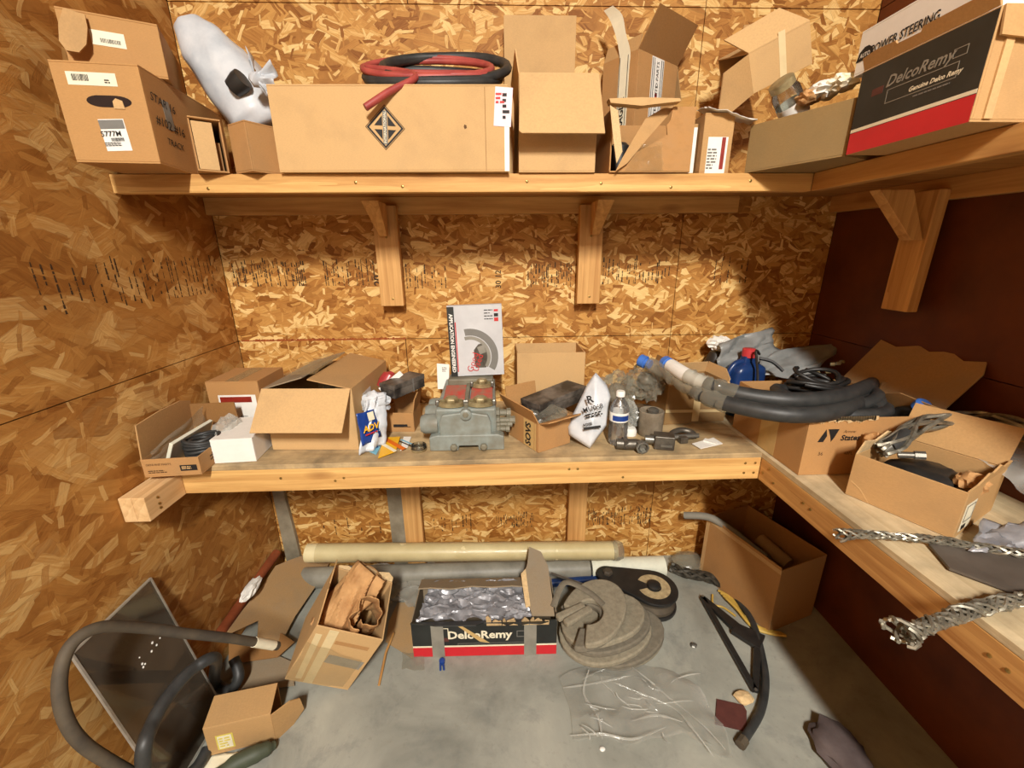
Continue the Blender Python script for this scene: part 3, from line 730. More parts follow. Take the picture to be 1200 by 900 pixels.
# two small boxes beside it
A, B = sp(228, 200), sp(268, 203); A.x += .01; B.x += .004
o, w, d, h = carton('carton', 'narrow open-ended carton holding a folded pad, between moving box and long box', 'box', A, B, .2, ZAT(A, 137)-ZS, 'card_warm', closed=True, skip=('front',))
MB().box((-w/2+.006, -d/2+.004, .006), (-w/2+.055, d/2-.01, h-.006)).build('folded_pad', 'card_light', o)
MB().box((w/2-.03, -d/2+.03, .006), (w/2-.01, d/2-.01, h*.62)).build('inner_flap', 'card_dark', o)
A, B = sp(270, 202), sp(296, 204); A.y += .03; B = A+V((.075, -.05, 0))
o, w, d, h = carton('carton', 'small plain closed carton wedged under the white bag beside the long box', 'box', A, B, .17, ZAT(A, 148)-ZS, 'card_warm', closed=True)


# long box with the diamond emblem
A, B = sp(328, 202), sp(596, 201)
lb, w, d, h = carton('long_box', 'long tan carton with a black diamond emblem, hoses coiled on top', 'box', A, B, .3, .219, 'card_light', closed=True)
f = face('front', w, d, h)
lx = -w/2+(453-323)/(597-323)*w; lf = f @ T(lx, .006, 0) @ RZ(-3)
def dia(a, b): return [(0, -b), (a, 0), (0, b), (-a, 0)]
def ring(parent, mf, a0, a1, mat, name, off=.0006):
    b = MB().ringprism(dia(a0, a0*1.02), dia(a1, a1*1.02), 0, .0003); o = b.build(name, mat, parent); o.matrix_local = mf @ T(0, 0, off)
ring(lb, lf, .057, .0545, 'brown_ink', 'emblem_outline'); ring(lb, lf, .0525, .046, 'ink', 'emblem_frame')
b = MB()
for sx in (-1, 1):
    for sy in (-1, 1):
        b.prism([(sx*.008, sy*.005), (sx*.031, sy*.005), (sx*.008, sy*.031)], 0, .0003)
o = b.build('emblem_wedges', 'ink', lb); o.matrix_local = lf @ T(0, 0, .0006)
patch(lb, lf, 0, 0, .0125, .086, 'grey_ink', name='emblem_bar')
text(lb, 'INTERNATIONAL', lf @ T(0, 0, .0004), .0105, 'cream', spin=90, bold=.01)
patch(lb, f, w/2-.066, 0, .0016, h-.004, 'card_dark', name='crease', off=.0004)
patch(lb, f, w/2-.004, -.03, .014, h-.062, 'white', name='edge_strip', off=.0006)
pk = patch(lb, f, w/2-.014, h/2-.052, .05, .098, 'pink_paper', name='pink_form', spin=-4, off=.0012)
bars(lb, f, w/2-.006, h/2-.05, .02, .07, 5, off=.0022, ragged=.6); bars(lb, f, w/2-.022, h/2-.03, .026, .03, 3, mat='red_ink', off=.0022, ragged=.8)
patch(lb, f, .5*w-.125, .008, .014, .012, 'brown_ink', name='smudge', poly=[(-.004, 0), (-.001, -.006), (.005, -.003), (.004, .004), (-.002, .006)])

# hoses coiled on the long box
def coil(cx, cy, z0, ax, ay, turns, lift, r, seed, t0=0.0, n=28, drop=.0):
    rnd = random.Random(seed); pts = []; N = int(turns*n)
    for i in range(N+1):
        t = t0+2*math.pi*i/n; k = i/N
        wob = 1+.05*noise.noise(V((t*.5, seed, 0)))
        pts.append(V((cx+ax*wob*math.cos(t), cy+ay*wob*math.sin(t), z0+r+lift*(.5+.5*math.sin(t))*(1+.14*noise.noise(V((t*.3, seed, 4))))+drop*k)))
    return pts
ztop = ZS+.219+.006
cx = P(512, 95, y=-.3).x
b = MB(); b.tube(coil(cx-.01, -.3, ztop, .21, .125, 2.3, .105, .013, 1, 1.0, drop=.012), .013, 8)
b.tube(coil(cx+.03, -.29, ztop+.012, .195, .115, 1.5, .155, .014, 2, .4), .014, 8)
o = b.build('hose_coil', 'rubber', None, smooth=60); tag(o, 'coil of black hose lying on the long carton with the diamond emblem', 'hose')
p = coil(cx-.025, -.305, ztop+.024, .2, .12, 1.55, .125, .009, 5, -.3)
e = [p[-1]]+[P(487, 88, y=-.42), P(455, 108, y=-.485), P(428, 126, y=-.515)]
b = MB(); b.tube(p[:-1]+smoothpath(e, 5), .0095, 8)
b.tube(coil(cx+.0, -.3, ztop+.03, .2, .115, .9, .085, .009, 8, .2), .0095, 8)
o = b.build('hose_coil', 'red_hose', None, smooth=60); tag(o, 'faded red hose coiled on the long carton, its cut end hanging above the emblem', 'hose')

# sheet of board standing behind
A, B = P(591, 95, y=-.075), P(673, 95, y=-.075)
o = MB().box((A.x, -.079, ZS), (B.x, -.075, P(600, 18, y=-.075).z)).build('cardboard_sheet', 'card_light', None, bevel=.001)
tag(o, 'plain sheet of cardboard standing upright against the back wall behind two cartons', 'cardboard')
b = MB().prism([(0, 0), (.055, .10), (.05, .0)], 0, .0006); q = b.build('torn_crease', 'card', o); q.matrix_local = BK @ T(B.x-.075, ZS+.235, .0797)

# open carton with the front flap hanging
A, B = sp(608, 202), sp(697, 202)
oc, w, d, h = carton('open_carton', 'open carton with its wide front flap hanging down, right of the long box', 'box', A, B, .27, ZAT(A, 86)-ZS, 'card_light')
o, fm = flap(oc, 'front', w, d, h, 246, .185, 'card_light', outline=[(-.03, .96), (0.0, 1.0), (1.04, 1.0), (1.02, .4)])
for x in (-.06, .07): bars(oc, fm, x, .158, .042, .01, 2, mat='brown_ink', fill=.8)
flap(oc, 'left', w, d, h, 100, .06, 'card_light')
flap(oc, 'right', w, d, h, 265, .12, 'card')
flap(oc, 'back', w, d, h, 20, .13, 'card')

# torn carton in front
A, B = sp(714, 202), sp(808, 202)
h = ZAT(B, 125)-ZS
tc, w, d, h = carton('torn_carton', 'carton with its front ripped open and clear tape at the bottom, at the shelf edge', 'box', A, B, .2, h, 'card_warm', skip=('front',))
f = frame((-w/2, -d/2, 0), (w, 0, 0), (0, 0, h), (0, -1, 0))
b = MB().prism([(.08, 0), (1, 0), (1, 1), (.72, 1), (.70, .8), (.66, .72), (.68, .58), (.5, .44), (.3, .3), (.12, .06)], -.0045, 0); o = b.build('front_panel', 'card_warm', tc); o.matrix_local = f
b = MB().prism([(.06, .0), (.2, .12), (.46, .52), (.7, .86), (.78, 1.0), (.62, .95), (.42, .8), (.3, .55), (.14, .2)], 0, .004); o = b.build('torn_leaf', 'card', tc); o.matrix_local = f @ T(0, 0, .012) @ RX(-4)
b = MB().prism([(-.06, 1.0), (.3, .96), (.76, 1.03), (.74, 1.07), (.3, 1.08), (-.08, 1.06)], 0, .03); o = b.build('torn_top', 'card_light', tc); o.matrix_local = f
b = MB().prism([(-.06, .98), (.04, .9), (.12, .3), (.06, .12), (.0, .5)], 0, .004); o = b.build('torn_edge', 'torn', tc); o.matrix_local = f @ T(0, 0, .018)
b = crumple_sheet([(-w*.32, -d/2-.004, .004), (w*.16, -d/2-.004, .004), (w*.1, -d/2-.012, h*.46), (-w*.14, -d/2-.014, h*.42)], 12, 8, .006, 3.5, 4)
b.build('clear_tape', 'tape_clear', tc, smooth=40)
MB().lathe([(.03, 0), (.03, .08), (.02, .09)], 12).build('dark_part', 'black', tc, smooth=40, m=T(-w*.3, -.02, .006))

# taller carton behind with printed tape
K = P(744, 125, y=-.235); K.z = ZS
yaw = 36; wv = V((math.cos(R(yaw)), math.sin(R(yaw)), 0))
K2 = K+wv*.23
hk = ZAT(K, 57)-ZS
pc, w, d, h = carton('tall_carton', 'tall open carton sealed with printed white tape, standing behind the torn one', 'box', K, K2, .15, hk, 'card_warm')
f = face('front', w, d, h); l = face('left', w, d, h)
patch(pc, f, -.004, 0, .07, h-.004, 'white', name='printed_tape')
for x in (-.03, -.02, .02, .03): patch(pc, f, x-.004, 0, .003, h-.01, 'ink', name='tape_line', off=.001)
for z in (.13, .06, -.01): text(pc, 'AUTO PARTS', f @ T(-.004, z, .0005), .02, 'ink', spin=90)
patch(pc, f, -.004, .085, .012, .02, 'red_ink', name='red_mark', off=.0012)
fo, ffm = flap(pc, 'front', w, d, h, 118, .12, 'card_dark', inset=.001, outline=[(.08, 1), (1.06, 1)])  # darker board paints in the shade on the flap's underside
flap(pc, 'right', w, d, h, 245, .11, 'card', outline=[(0, 1), (.6, 1.02), (1, .93)])
flap(pc, 'left', w, d, h, 70, .05, 'card')
b = MB(); strip = [(l @ V((.02, y, .002))) for y in (-h/2+.01, 0, h/2-.05, h/2)]+[l @ V((.0, h/2+.06, .004)), l @ V((-.03, h/2+.12, -.002)), l @ V((-.06, h/2+.155, .006))]
sp_ = smoothpath(strip, 4); uu = (l.to_3x3() @ V((1, 0, 0)))*.022
n = len(sp_); b.grid(lambda u, v: sp_[round(u*(n-1))]+uu*(v*2-1)*(1+.12*math.sin(u*17)*(1 if u > .55 else 0)), n-1, 2)
ts = b.build('peeling_tape', 'cream', pc, solid=.0008)
for k in (-.018, .016): patch(pc, l, .02+k, 0, .002, h-.01, 'ink', name='tape_line', off=.0035)
text(pc, 'FRAGILE', l @ T(.02, .02, .0035), .03, 'ink', spin=90, bold=.02); patch(pc, l, .02, -.04, .03, .045, 'maroon', name='tape_block', off=.0032)

# tipped open box on the right
O = P(883, 110, y=-.36)
# axes: u to the right and up, v up, depth to the back
m = T(*O) @ RY(-25) @ RZ(-6) @ RX(14)
tb_ = thing('tipped_carton', 'pale carton tipped on its side with a strip of tape, above the glass jar', 'box', m=m)
W, H, D = .178, .108, .2
b = MB(); t = TH
b.box((0, 0, 0), (W, t, H)); b.box((W-t, t, 0), (W, D, H)); b.box((0, t, 0), (W, D, t)); b.box((0, D-t, 0), (W, D, H)); b.box((0, 0, H), (W, D, H+t))
b.build('body', 'card_light', tb_, bevel=.001)
ff = frame((0, 0, 0), (1, 0, 0), (0, 0, 1), (0, -1, 0))
patch(tb_, ff, .095, .062, .02, .122, 'tape_cream', name='tape_strip', spin=-3)
b = MB().prism([(0, 0), (.0, H), (-.10, H*.92), (-.155, -.02)], -.004, 0); o = b.build('flap', 'card', tb_); o.matrix_local = ff @ RY(22)
b = MB().prism([(0, 0), (W, 0), (W-.058, .075), (-.045, .07)], -.004, 0); o = b.build('flap', 'card_light', tb_); o.matrix_local = ff @ T(0, H+t, 0) @ RX(-32)
b = MB().prism([(.07, 0), (W-.02, 0), (W-.03, .04), (.10, .06)], 0, .004); o = b.build('flap', 'card', tb_); o.matrix_local = frame((0, D, H), (1, 0, 0), (0, .3, .95), (0, -1, 0))

# carton with packing slip at the shelf end
A, B = sp(819, 203), sp(853, 203)
hs = ZAT(A, 134)-ZS
pc2, w, d, h = carton('slip_carton', 'narrow carton with white packing slip, dark red bar and torn white paper on top', 'box', A, B, .16, hs, 'card', closed=True)
f = face('front', w, d, h)
patch(pc2, f, .002, -.03, .062, .1, 'white', name='packing_slip'); patch(pc2, f, .02, -.025, .012, .088, 'slip_red', name='slip_bar', off=.0012); bars(pc2, f, -.012, -.04, .03, .06, 7, mat='grey_ink', off=.0012)
b = crumple_sheet([(-w*.5, -d/2-.012, h+.012), (w*1.0, -d/2-.035, h-.024), (w*1.5, d*.0, h-.01), (-w*.2, d*.3, h+.045)], 16, 12, .008, 2.4, 7)
b.build('torn_paper', 'white', pc2, smooth=50, solid=.001)
A, B = sp(806, 203), sp(817, 203); A.y += .03; B.y += .03
pc3, w, d, h = carton('slip_carton', 'thin carton edge with a white and dark red slip, tight behind the torn carton', 'box', A, B, .14, ZAT(A, 147)-ZS, 'card', closed=True)
f = face('front', w, d, h); patch(pc3, f, 0, 0, w*.9, h*.92, 'white', name='packing_slip'); patch(pc3, f, -w*.15, .012, w*.4, h*.8, 'slip_red', name='slip_bar', off=.0012)

# long low box across the corner
A, B = sp(872, 203), sp(990, 183)
hl = ZAT(A, 147)-ZS
lo, w, d, h = carton('low_box', 'long low dusty carton set across the shelf corner, holding a jar and crumpled papers', 'box', A, B, .24, hl, 'card_olive')
# jar in it
c = P(925, 119, y=-.49)
jm = T(*c) @ RZ(-20) @ RY(-38) @ RX(24)
jar = thing('glass_jar', 'small glass jar with a white label tilted in the low dusty carton', 'jar', m=jm)
MB().lathe([(.0, -.055), (.034, -.055), (.037, -.048), (.037, .03), (.03, .045), (.03, .06)], 20).build('glass', 'glass_clear', jar, smooth=40)
MB().lathe([(.0376, -.045), (.0376, -.004)], 20, cap=False).build('label', 'white', jar, smooth=60)
MB().lathe([(.0325, .044), (.0325, .062), (.03, .064)], 20).build('lid', 'brass', jar, smooth=40)
for k, (px, py, yy, s) in enumerate(((966, 106, -.56, .6), (988, 97, -.60, .55), (948, 114, -.54, .5))):
    c = P(px, py, y=yy)
    o = lump(c, (.05*s, .05*s, .03*s), .45, 1.8, 20+k, 3).build('crumpled_paper', ('white', 'cream', 'kraft')[k], None, smooth=30)
    tag(o, ('white crumpled paper in the middle of the low dusty carton', 'cream crumpled paper against the black and red box', 'brown crumpled paper beside the glass jar')[k], 'paper', 'papers in the low carton')

# black and red printed box on the right shelf
A, B = sp(991, 182), sp(1136, 143)
hd = ZAT(A, 84)-ZS
db, w, d, h = carton('printed_box', 'large black, white and red printed parts box jutting over the right upper shelf', 'box', A, B, .5, hd, 'card',
    flaps=[('front', 112, .03, dict(outline=[(0, .9), (.12, 1.05), (.3, .98), (.31, .75), (.5, .72), (.52, 1), (.8, 1.02), (1.0, 1.0)])), ('right', 262, .06, dict(outline=[(0, .8), (.3, 1), (.7, .9), (1, 1)])), ('back', 100, .22, dict(mat='card_dark'))])
f = face('front', w, d, h)
patch(db, f, 0, .012, w-.002, h-.03, 'box_black', name='black_panel')
patch(db, f, 0, -h/2+.13*h, w-.003, .255*h, 'box_red', name='red_band', off=.0008); patch(db, f, 0, -h/2+.285*h, w-.003, .04*h, 'cream', name='white_band', off=.0009)
def outline(parent, mf, x0, y0, x1, y1, tk, mat, name='outline', off=.0009):
    b = MB().ringprism([(x0, y0), (x1, y0), (x1, y1), (x0, y1)], [(x0+tk, y0+tk), (x1-tk, y0+tk), (x1-tk, y1-tk), (x0+tk, y1-tk)], 0, .0003); o = b.build(name, mat, parent); o.matrix_local = mf @ T(0, 0, off)
text(db, 'DelcoRemy', f @ T(.006, .042, .0004), .031, 'tape_grey', shear=.3, bold=.02)
text(db, 'Genuine Delco Remy', f @ T(.05, .008, .0004), .0125, 'cream', shear=.3, bold=.03)
outline(db, f, -.06, -.002, .095, .026, .0014, 'tape_grey'); outline(db, f, .078, .034, .105, .05, .0014, 'tape_grey')
patch(db, f, -.088, .032, .03, .015, 'maroon', name='red_mark', off=.0009); bars(db, f, .05, -.008, .08, .005, 1, mat='grey_ink', off=.0012)
rf = face('right', w, d, h); patch(db, rf, -d/2+.03, 0, .016, h-.01, 'card_light', name='folded_edge', thick=.006)

# white carton standing in it
A2, B2 = A+V((.02, .055, 0)), B+V((.02, .04, 0))
A2.z = B2.z = ZS+hd+.006
hw_ = ZAT(A2, 40)-A2.z
ps, w, d, h = carton('white_carton', 'white parts carton lettered in black, standing inside the black and red box', 'box', A2, B2, .2, hw_, 'white_card', closed=True)
f = face('front', w, d, h)
text(ps, 'POWER STEERING', f @ T(-.03, -.004, 0), .026, 'ink', bold=.015, sx=.78)
b = MB().prism([(-.026, 0), (.026, 0), (.018, .02), (.006, .028), (-.006, .028), (-.018, .02)], 0, .0003); o = b.build('emblem', 'ink', ps); o.matrix_local = f @ T(-.128, -.016, .0006)
text(ps, 'AUTO', f @ T(-.128, -.006, .0006), .013, 'white', bold=.02, sx=.8)
# ------------------------------------------------------------------ things on the back workbench
ZC = ZB1+0.001
def bp(px, py, z=None): return P(px, py, z=ZC if z is None else z)
def stick(p, q, w, h, up=(0, 0, 1)):
    """frame at p with y along p->q, for a bar of width w and height h"""
    p, q = V(p), V(q); y = (q-p).normalized(); x = y.cross(V(up)).normalized(); z = x.cross(y)
    return frame(p, x, y, z), (q-p).length
def blackbox(name, label, p, q, w, h, mat, lid=True, group=None):
    m, L = stick(p, q, w, h); o = thing(name, label, 'box', m=m, group=group)
    MB().box((-w/2, 0, 0), (w/2, L, h*.62)).build('tray', mat, o, bevel=.002)
    MB().box((-w/2-.0015, -.0015, h*.62+.0008), (w/2+.0015, L+.0015, h)).build('lid', mat, o, bevel=.002)
    return o, m, L
def twisted(path, n, rad, r, twist, sides=5, jitter=0.0, seed=0, open_end=0.0):
    """strands laid round a path"""
    pts = [V(p) for p in path]; N = len(pts); b = MB(); rnd = random.Random(seed)
    tan = [(pts[min(i+1, N-1)]-pts[max(i-1, 0)]).normalized() for i in range(N)]
    a = tan[0].cross(V((0, 0, 1))).normalized(); fr_ = []
    for i in range(N):
        a = (a-tan[i]*a.dot(tan[i])).normalized(); fr_.append((a.copy(), tan[i].cross(a)))
    s = 0; arc = [0]
    for i in range(1, N): s += (pts[i]-pts[i-1]).length; arc.append(s)
    for k in range(n):
        sg = 1 if k % 2 == 0 else -1; ph = 2*math.pi*k/n; q = []
        for i in range(N):
            t = ph+sg*twist*arc[i]; rr = rad*(1+open_end*max(0, 1-arc[i]/.05))*(1+jitter*noise.noise(V((i*.3, k*3.3, seed))))
            q.append(pts[i]+(fr_[i][0]*math.cos(t)+fr_[i][1]*math.sin(t)*.75)*rr)
        b.tube(q, r, sides)
    return b

# open parts carton at the far left with a coil of grey cable
A, B = bp(163, 560), bp(237, 556); A.x = XL+.022
ca, w, d, h = carton('open_carton', 'open carton at the left bench end holding a coil of grey cable in plastic', 'box', A, B, .27, .062, 'card_warm',
    flaps=[('left', 84, .12, dict(outline=[(0, .85), (.2, 1), (.6, 1.02), (1, .96)], mat='card')), ('back', 86, .09, dict(mat='card_dark'))])
f = face('front', w, d, h); patch(ca, f, .05, -.004, .05, .02, 'ink', name='printed_block'); bars(ca, f, .05, -.003, .04, .012, 2, mat='card_light', off=.0012)
text(ca, 'GENUINE PARTS', f @ T(-.035, .012, 0), .010, 'brown_ink'); bars(ca, f, -.035, -.012, .07, .012, 2, mat='brown_ink')
rfc = face('right', w, d, h); bars(ca, rfc, -.02, 0, .12, .022, 2, mat='brown_ink', ragged=.5)
c = V((A.x+.118, A.y+.115, ZC+.012))
cb_ = MB()
for k in range(7): cb_.tube([c+V((.05*math.cos(t)*(1-.02*(k % 2)), .05*math.sin(t), .006+k*.0105+.004*math.sin(t*2+k))) for t in [2*math.pi*i/26 for i in range(27)]], .0068, 7)
cb_.tube([c+V((.035*math.cos(t), .035*math.sin(t), .05+.004*t)) for t in [i*.25 for i in range(26)]], .0066, 7)
o = cb_.build('cable_coil', 'rubber', None, smooth=60); tag(o, 'coil of dark grey cable in the open carton at the left bench end', 'cable')
for s_, (dx, dy) in enumerate(((-.052, 0), (.052, .0))): pass
o = crumple_sheet([(A.x+.012, A.y+.02, ZC+.03), (A.x+.03, A.y+.25, ZC+.04), (A.x+.05, A.y+.24, ZC+.15), (A.x+.012, A.y+.03, ZC+.075)], 12, 8, .008, 2.2, 3).build('plastic_wrap', 'film_dirty', None, smooth=45)
tag(o, 'cloudy plastic wrap standing along the left side of the cable carton', 'plastic')
o = MB().box((0, 0, 0), (.012, .2, .1)).build('foam_sheet', 'foam', None, bevel=.002, m=T(A.x+.028, A.y+.04, ZC+.008) @ RY(24)); tag(o, 'white foam sheet leaning inside the cable carton', 'foam')
o = lump((A.x+.15, A.y+.205, ZC+.06), (.035, .045, .045), .45, 2, 31, 3, zmin=ZC+.006).build('plastic_bag', 'film', None, smooth=35); tag(o, 'small clear plastic bag at the back of the cable carton', 'bag')

# carton with a packing-list pouch behind
A, B = P(245, 470, y=-.31), P(306, 470, y=-.31); A.z = B.z = ZC
pl, w, d, h = carton('pouch_carton', 'dusty carton with a white packing pouch and red strip, behind the white box', 'box', A, B, .2, ZAT(A, 449)-ZC, 'card_warm', closed=True)
f = face('front', w, d, h); patch(pl, f, .01, .0, w*.72, h*.52, 'white', name='pouch'); patch(pl, f, .005, h*.17, w*.6, h*.11, 'slip_red', name='pouch_strip', off=.0013); bars(pl, f, .03, -h*.17, .04, .012, 2, mat='grey_ink', off=.0013)
patch(pl, face('top', w, d, h+TH), 0, 0, .05, d, 'tape_clear', name='tape_strip')

# white box
A, B = bp(251, 543), bp(299, 541)
wbx, w, d, h = carton('white_box', 'small white carton at the bench front under the big carton flap', 'box', A, B, .2, ZAT(A, 517)-ZC, 'white_card', closed=True)
wbx.rotation_euler.z += R(2)

# big carton, top flaps closed, front flap hanging
A, B = bp(320, 527), bp(421, 527)
h = ZAT(A, 456)-ZC
bc, w, d, h = carton('big_carton', 'big carton with its front flap hanging open and a white label on its side', 'box', A, B, .39, h, 'card_light',
    flaps=[('front', 232, .155, dict(outline=[(-.02, 1.0), (.98, 1.0)])), ('left', 16, .15, dict(mat='card_grey', outline=[(0, .97), (.2, 1.04), (.5, .98), (.8, 1.03), (1, 1)])), ('right', 13, .153, dict(mat='card')), ('back', -4, .12, dict(mat='card'))])
r = face('right', w, d, h); patch(bc, r, -.06, .01, .085, .115, 'white', name='label', spin=2); bars(bc, r, -.065, .0, .03, .05, 6, off=.0012)
crumple_sheet([(-.09, -.17, h+.04), (.02, -.16, h+.044), (.02, .12, h+.05), (-.08, .13, h+.044)], 12, 14, .006, 3, 8).build('clear_tape', 'tape_clear', bc, smooth=45)
o = lump((A.x+.2, A.y+.12, ZC+.12), (.06, .06, .07), .35, 2.2, 33, 3).build('plastic_bag', 'film_dirty', None, smooth=40); tag(o, 'dusty plastic bag inside the big carton', 'bag')

# cluster right of the big carton
A, B = bp(453, 506), bp(486, 506)
sc, w, d, h = carton('small_carton', 'small open carton with a dark printed line, between big carton and grey valve', 'box', A, B, .12, ZAT(A, 484)-ZC, 'card_warm',
    flaps=[('right', 100, .075, dict(outline=[(0, .7), (.5, 1), (1, 1.05)])), ('back', 80, .05, {})])
f = face('front', w, d, h); patch(sc, f, .002, -.014, .055, .012, 'ink', name='printed_block'); bars(sc, f, .03, -.018, .03, .006, 1, mat='brown_ink', off=.0012)
bb, m, L = blackbox('black_box', 'long black parts box tilted on the small carton beside the big carton', P(455, 466, y=-.385), P(490, 451, y=-.255), .075, .052, 'black_worn')
patch(bb, frame((.0375, L*.6, .026), (0, 1, 0), (0, 0, 1), (1, 0, 0)), 0, 0, .006, .054, 'grey_ink', name='band', off=.002)
# white bag with blue print
bl, brr, tr, tl = P(421, 533, z=ZC+.004), P(449, 521, z=ZC+.006), P(452, 462, y=-.405), P(428, 470, y=-.455)
o = crumple_sheet([bl, brr, tr, tl], 12, 20, .011, 2.4, 5, zmin=ZC+.002).build('printed_bag', 'poly_white', None, smooth=50, solid=.004); tag(o, 'white plastic bag printed with a blue panel, slumped beside the big carton', 'bag')
u = (brr-bl).normalized(); vv = (tl-bl).normalized(); nn = u.cross(vv).normalized(); vv = nn.cross(u); pf = frame(bl+u*.055+vv*.085+nn*.007, u, vv, nn)
crumple_sheet([(-.04, -.058, 0), (.038, -.052, 0), (.034, .052, .004), (-.034, .056, .004)], 8, 10, .004, 2.4, 5).build('blue_panel', 'blue_print', o, smooth=50, solid=.001, m=pf)
patch(o, pf, .014, .034, .024, .03, 'cream', name='picture_patch', off=.012); text(o, 'ADV', pf @ T(0, -.004, .016), .03, 'yellow', bold=.03, shear=.2); bars(o, pf, 0, -.024, .05, .008, 1, mat='red_ink', off=.0135)
o = lump(P(440, 472, y=-.40), (.045, .03, .035), .4, 2, 41, 3).build('plastic_bag', 'poly_white', None, smooth=40); tag(o, 'crumpled white plastic above the blue printed bag', 'bag')
c = P(455, 445, y=-.27)
o = MB().lathe([(.0, -.04), (.03, -.038), (.034, -.01), (.03, .02), (.012, .03), (.01, .035)], 16).build('red_cup', 'red_plastic', None, smooth=40, m=T(*c) @ RY(30) @ RX(-20)); tag(o, 'red plastic cup behind the long black box by the big carton', 'cup')
o = MB().box((-.055, -.002, -.01), (.055, .002, .01)).build('paper_strip', 'white_card', None, m=T(*P(458, 447, y=-.315)) @ RY(-38)); tag(o, 'white card strip leaning at the red plastic cup', 'card')
# packets lying in front
def card(name, label, corners, mat, lift=.002, deco=None):
    pts = [bp(x, y, ZC+lift) for x, y in corners]; c = sum(pts, V())/4; u = (pts[1]-pts[0]).normalized(); v = (pts[3]-pts[0]); n = u.cross(v).normalized(); v = n.cross(u)
    m = frame(c, u, v, n); im = m.inverted(); b = MB(); b.prism([tuple((im @ p)[:2]) for p in pts], -.0012, .0012)
    o = b.build(name, mat); o.matrix_world = m; tag(o, label, 'packet'); return o, frame((0, 0, .0012), (1, 0, 0), (0, 1, 0), (0, 0, 1)), (pts[1]-pts[0]).length, (pts[3]-pts[0]).length
o, mf, a, b_ = card('packet', 'light blue packet lying at the blue printed bag', [(428, 527), (441, 533), (447, 521), (434, 516)], 'light_blue')
patch(o, mf, -.008, 0, .012, .016, 'ink', name='print'); patch(o, mf, .012, .004, .012, .014, 'blue_print', name='print')
o, mf, a, b_ = card('packet', 'yellow and orange packet lying in front of the small open carton', [(443, 537), (464, 529), (469, 512), (450, 513)], 'yellow', lift=.006)
patch(o, mf, .018, .0, .018, b_*.8, 'orange', name='print_band'); patch(o, mf, -.012, .0, .014, b_*.7, 'cream', name='print_band')
o, mf, a, b_ = card('packet', 'white and blue packet beside the glass ring', [(469, 528), (478, 524), (482, 512), (473, 512)], 'white_card', lift=.003)
patch(o, mf, -.008, 0, .006, b_*.9, 'ink', name='print_band'); patch(o, mf, .004, 0, .008, b_*.6, 'light_blue', name='print_band')
c = bp(491, 527)
o = thing('gauge_glass', 'short round glass with a metal rim on the bench left of the grey valve', 'glass', c)
MB().lathe([(.0, .001), (.027, .001), (.027, .02), (.024, .021), (.024, .006), (0, .005)], 24).build('cup', 'glass_clear', o, smooth=40)
MB().lathe([(.0275, 0), (.0285, .004), (.0275, .008), (.0272, .004)], 24, cap=False).build('rim', 'brass', o, smooth=60)

# the grey hydraulic valve
A, B = bp(504, 529), bp(591, 527); A.z = B.z = ZC
c, rz, W = setbox(A, B, .0)
vb = thing('hydraulic_valve', 'grey painted cast hydraulic valve with brass plugs in the middle of the bench', 'valve', c, rz)
H1 = ZAT(A+V((.03, .03, 0)), 479)-ZC; DV = .27
YBX = A.y+.225; ZBX = ZAT((-.09, YBX), 441); HB = ZBX-ZC
b = MB()
b.prism([(-.5*W, 0), (-.115*W, 0), (-.115*W, .018), (.15*W, .018), (.15*W, 0), (.5*W, 0), (.5*W, .052), (.42*W, .060), (-.40*W, .060), (-.5*W, .052)], -.02, .02, m=frame((0, .02, 0), (1, 0, 0), (0, 0, 1), (0, -1, 0)))
b.build('foot_flange', 'iron', vb, bevel=.004)
b = MB(); b.hexa([(-.40*W, .03, .012), (.40*W, .03, .012), (.40*W, DV, .012), (-.40*W, DV, .012), (-.41*W, .022, H1), (.40*W, .022, H1), (.38*W, DV, HB-.02), (-.36*W, DV, HB-.02)])
b.build('body', 'iron', vb, bevel=.007)
b = MB(); b.prism([(-.34*W, .05), (.34*W, .05), (.335*W, .105), (.30*W, H1-.018), (.08*W, H1-.008), (-.08*W, H1-.008), (-.31*W, H1-.016), (-.35*W, .105)], 0, .018, m=frame((-.01*W, .021, 0), (1, 0, 0), (0, 0, 1), (0, -1, 0)))
b.build('front_plate', 'iron', vb, bevel=.004)
for x, z in ((-.175*W, .012), (.225*W, .012), (0.0, H1-.014)):
    o = MB().lathe([(.0, 0), (.0135, 0), (.0135, .010), (.009, .014)], 6).build('bolt', 'iron_dirty', vb, smooth=30, bevel=.001, m=T(x, -.001 if z < .05 else .002, z+.004) @ RX(90))
MB().lathe([(0, 0), (.02, 0), (.02, .02), (.014, .024)], 14).build('bolt_boss', 'iron', vb, smooth=35, m=T(0, .014, H1-.012) @ RX(90))
# left boss with three lobes
for k, (y, z, r_, L_) in enumerate(((.05, .085, .036, .062), (.12, .1, .032, .055), (.18, .105, .03, .05))):
    MB().lathe([(0, 0), (r_, 0), (r_, L_*.8), (r_*.8, L_), (0, L_)], 18).build('boss', 'iron', vb, smooth=40, m=T(-.39*W, y, z) @ RY(-90))
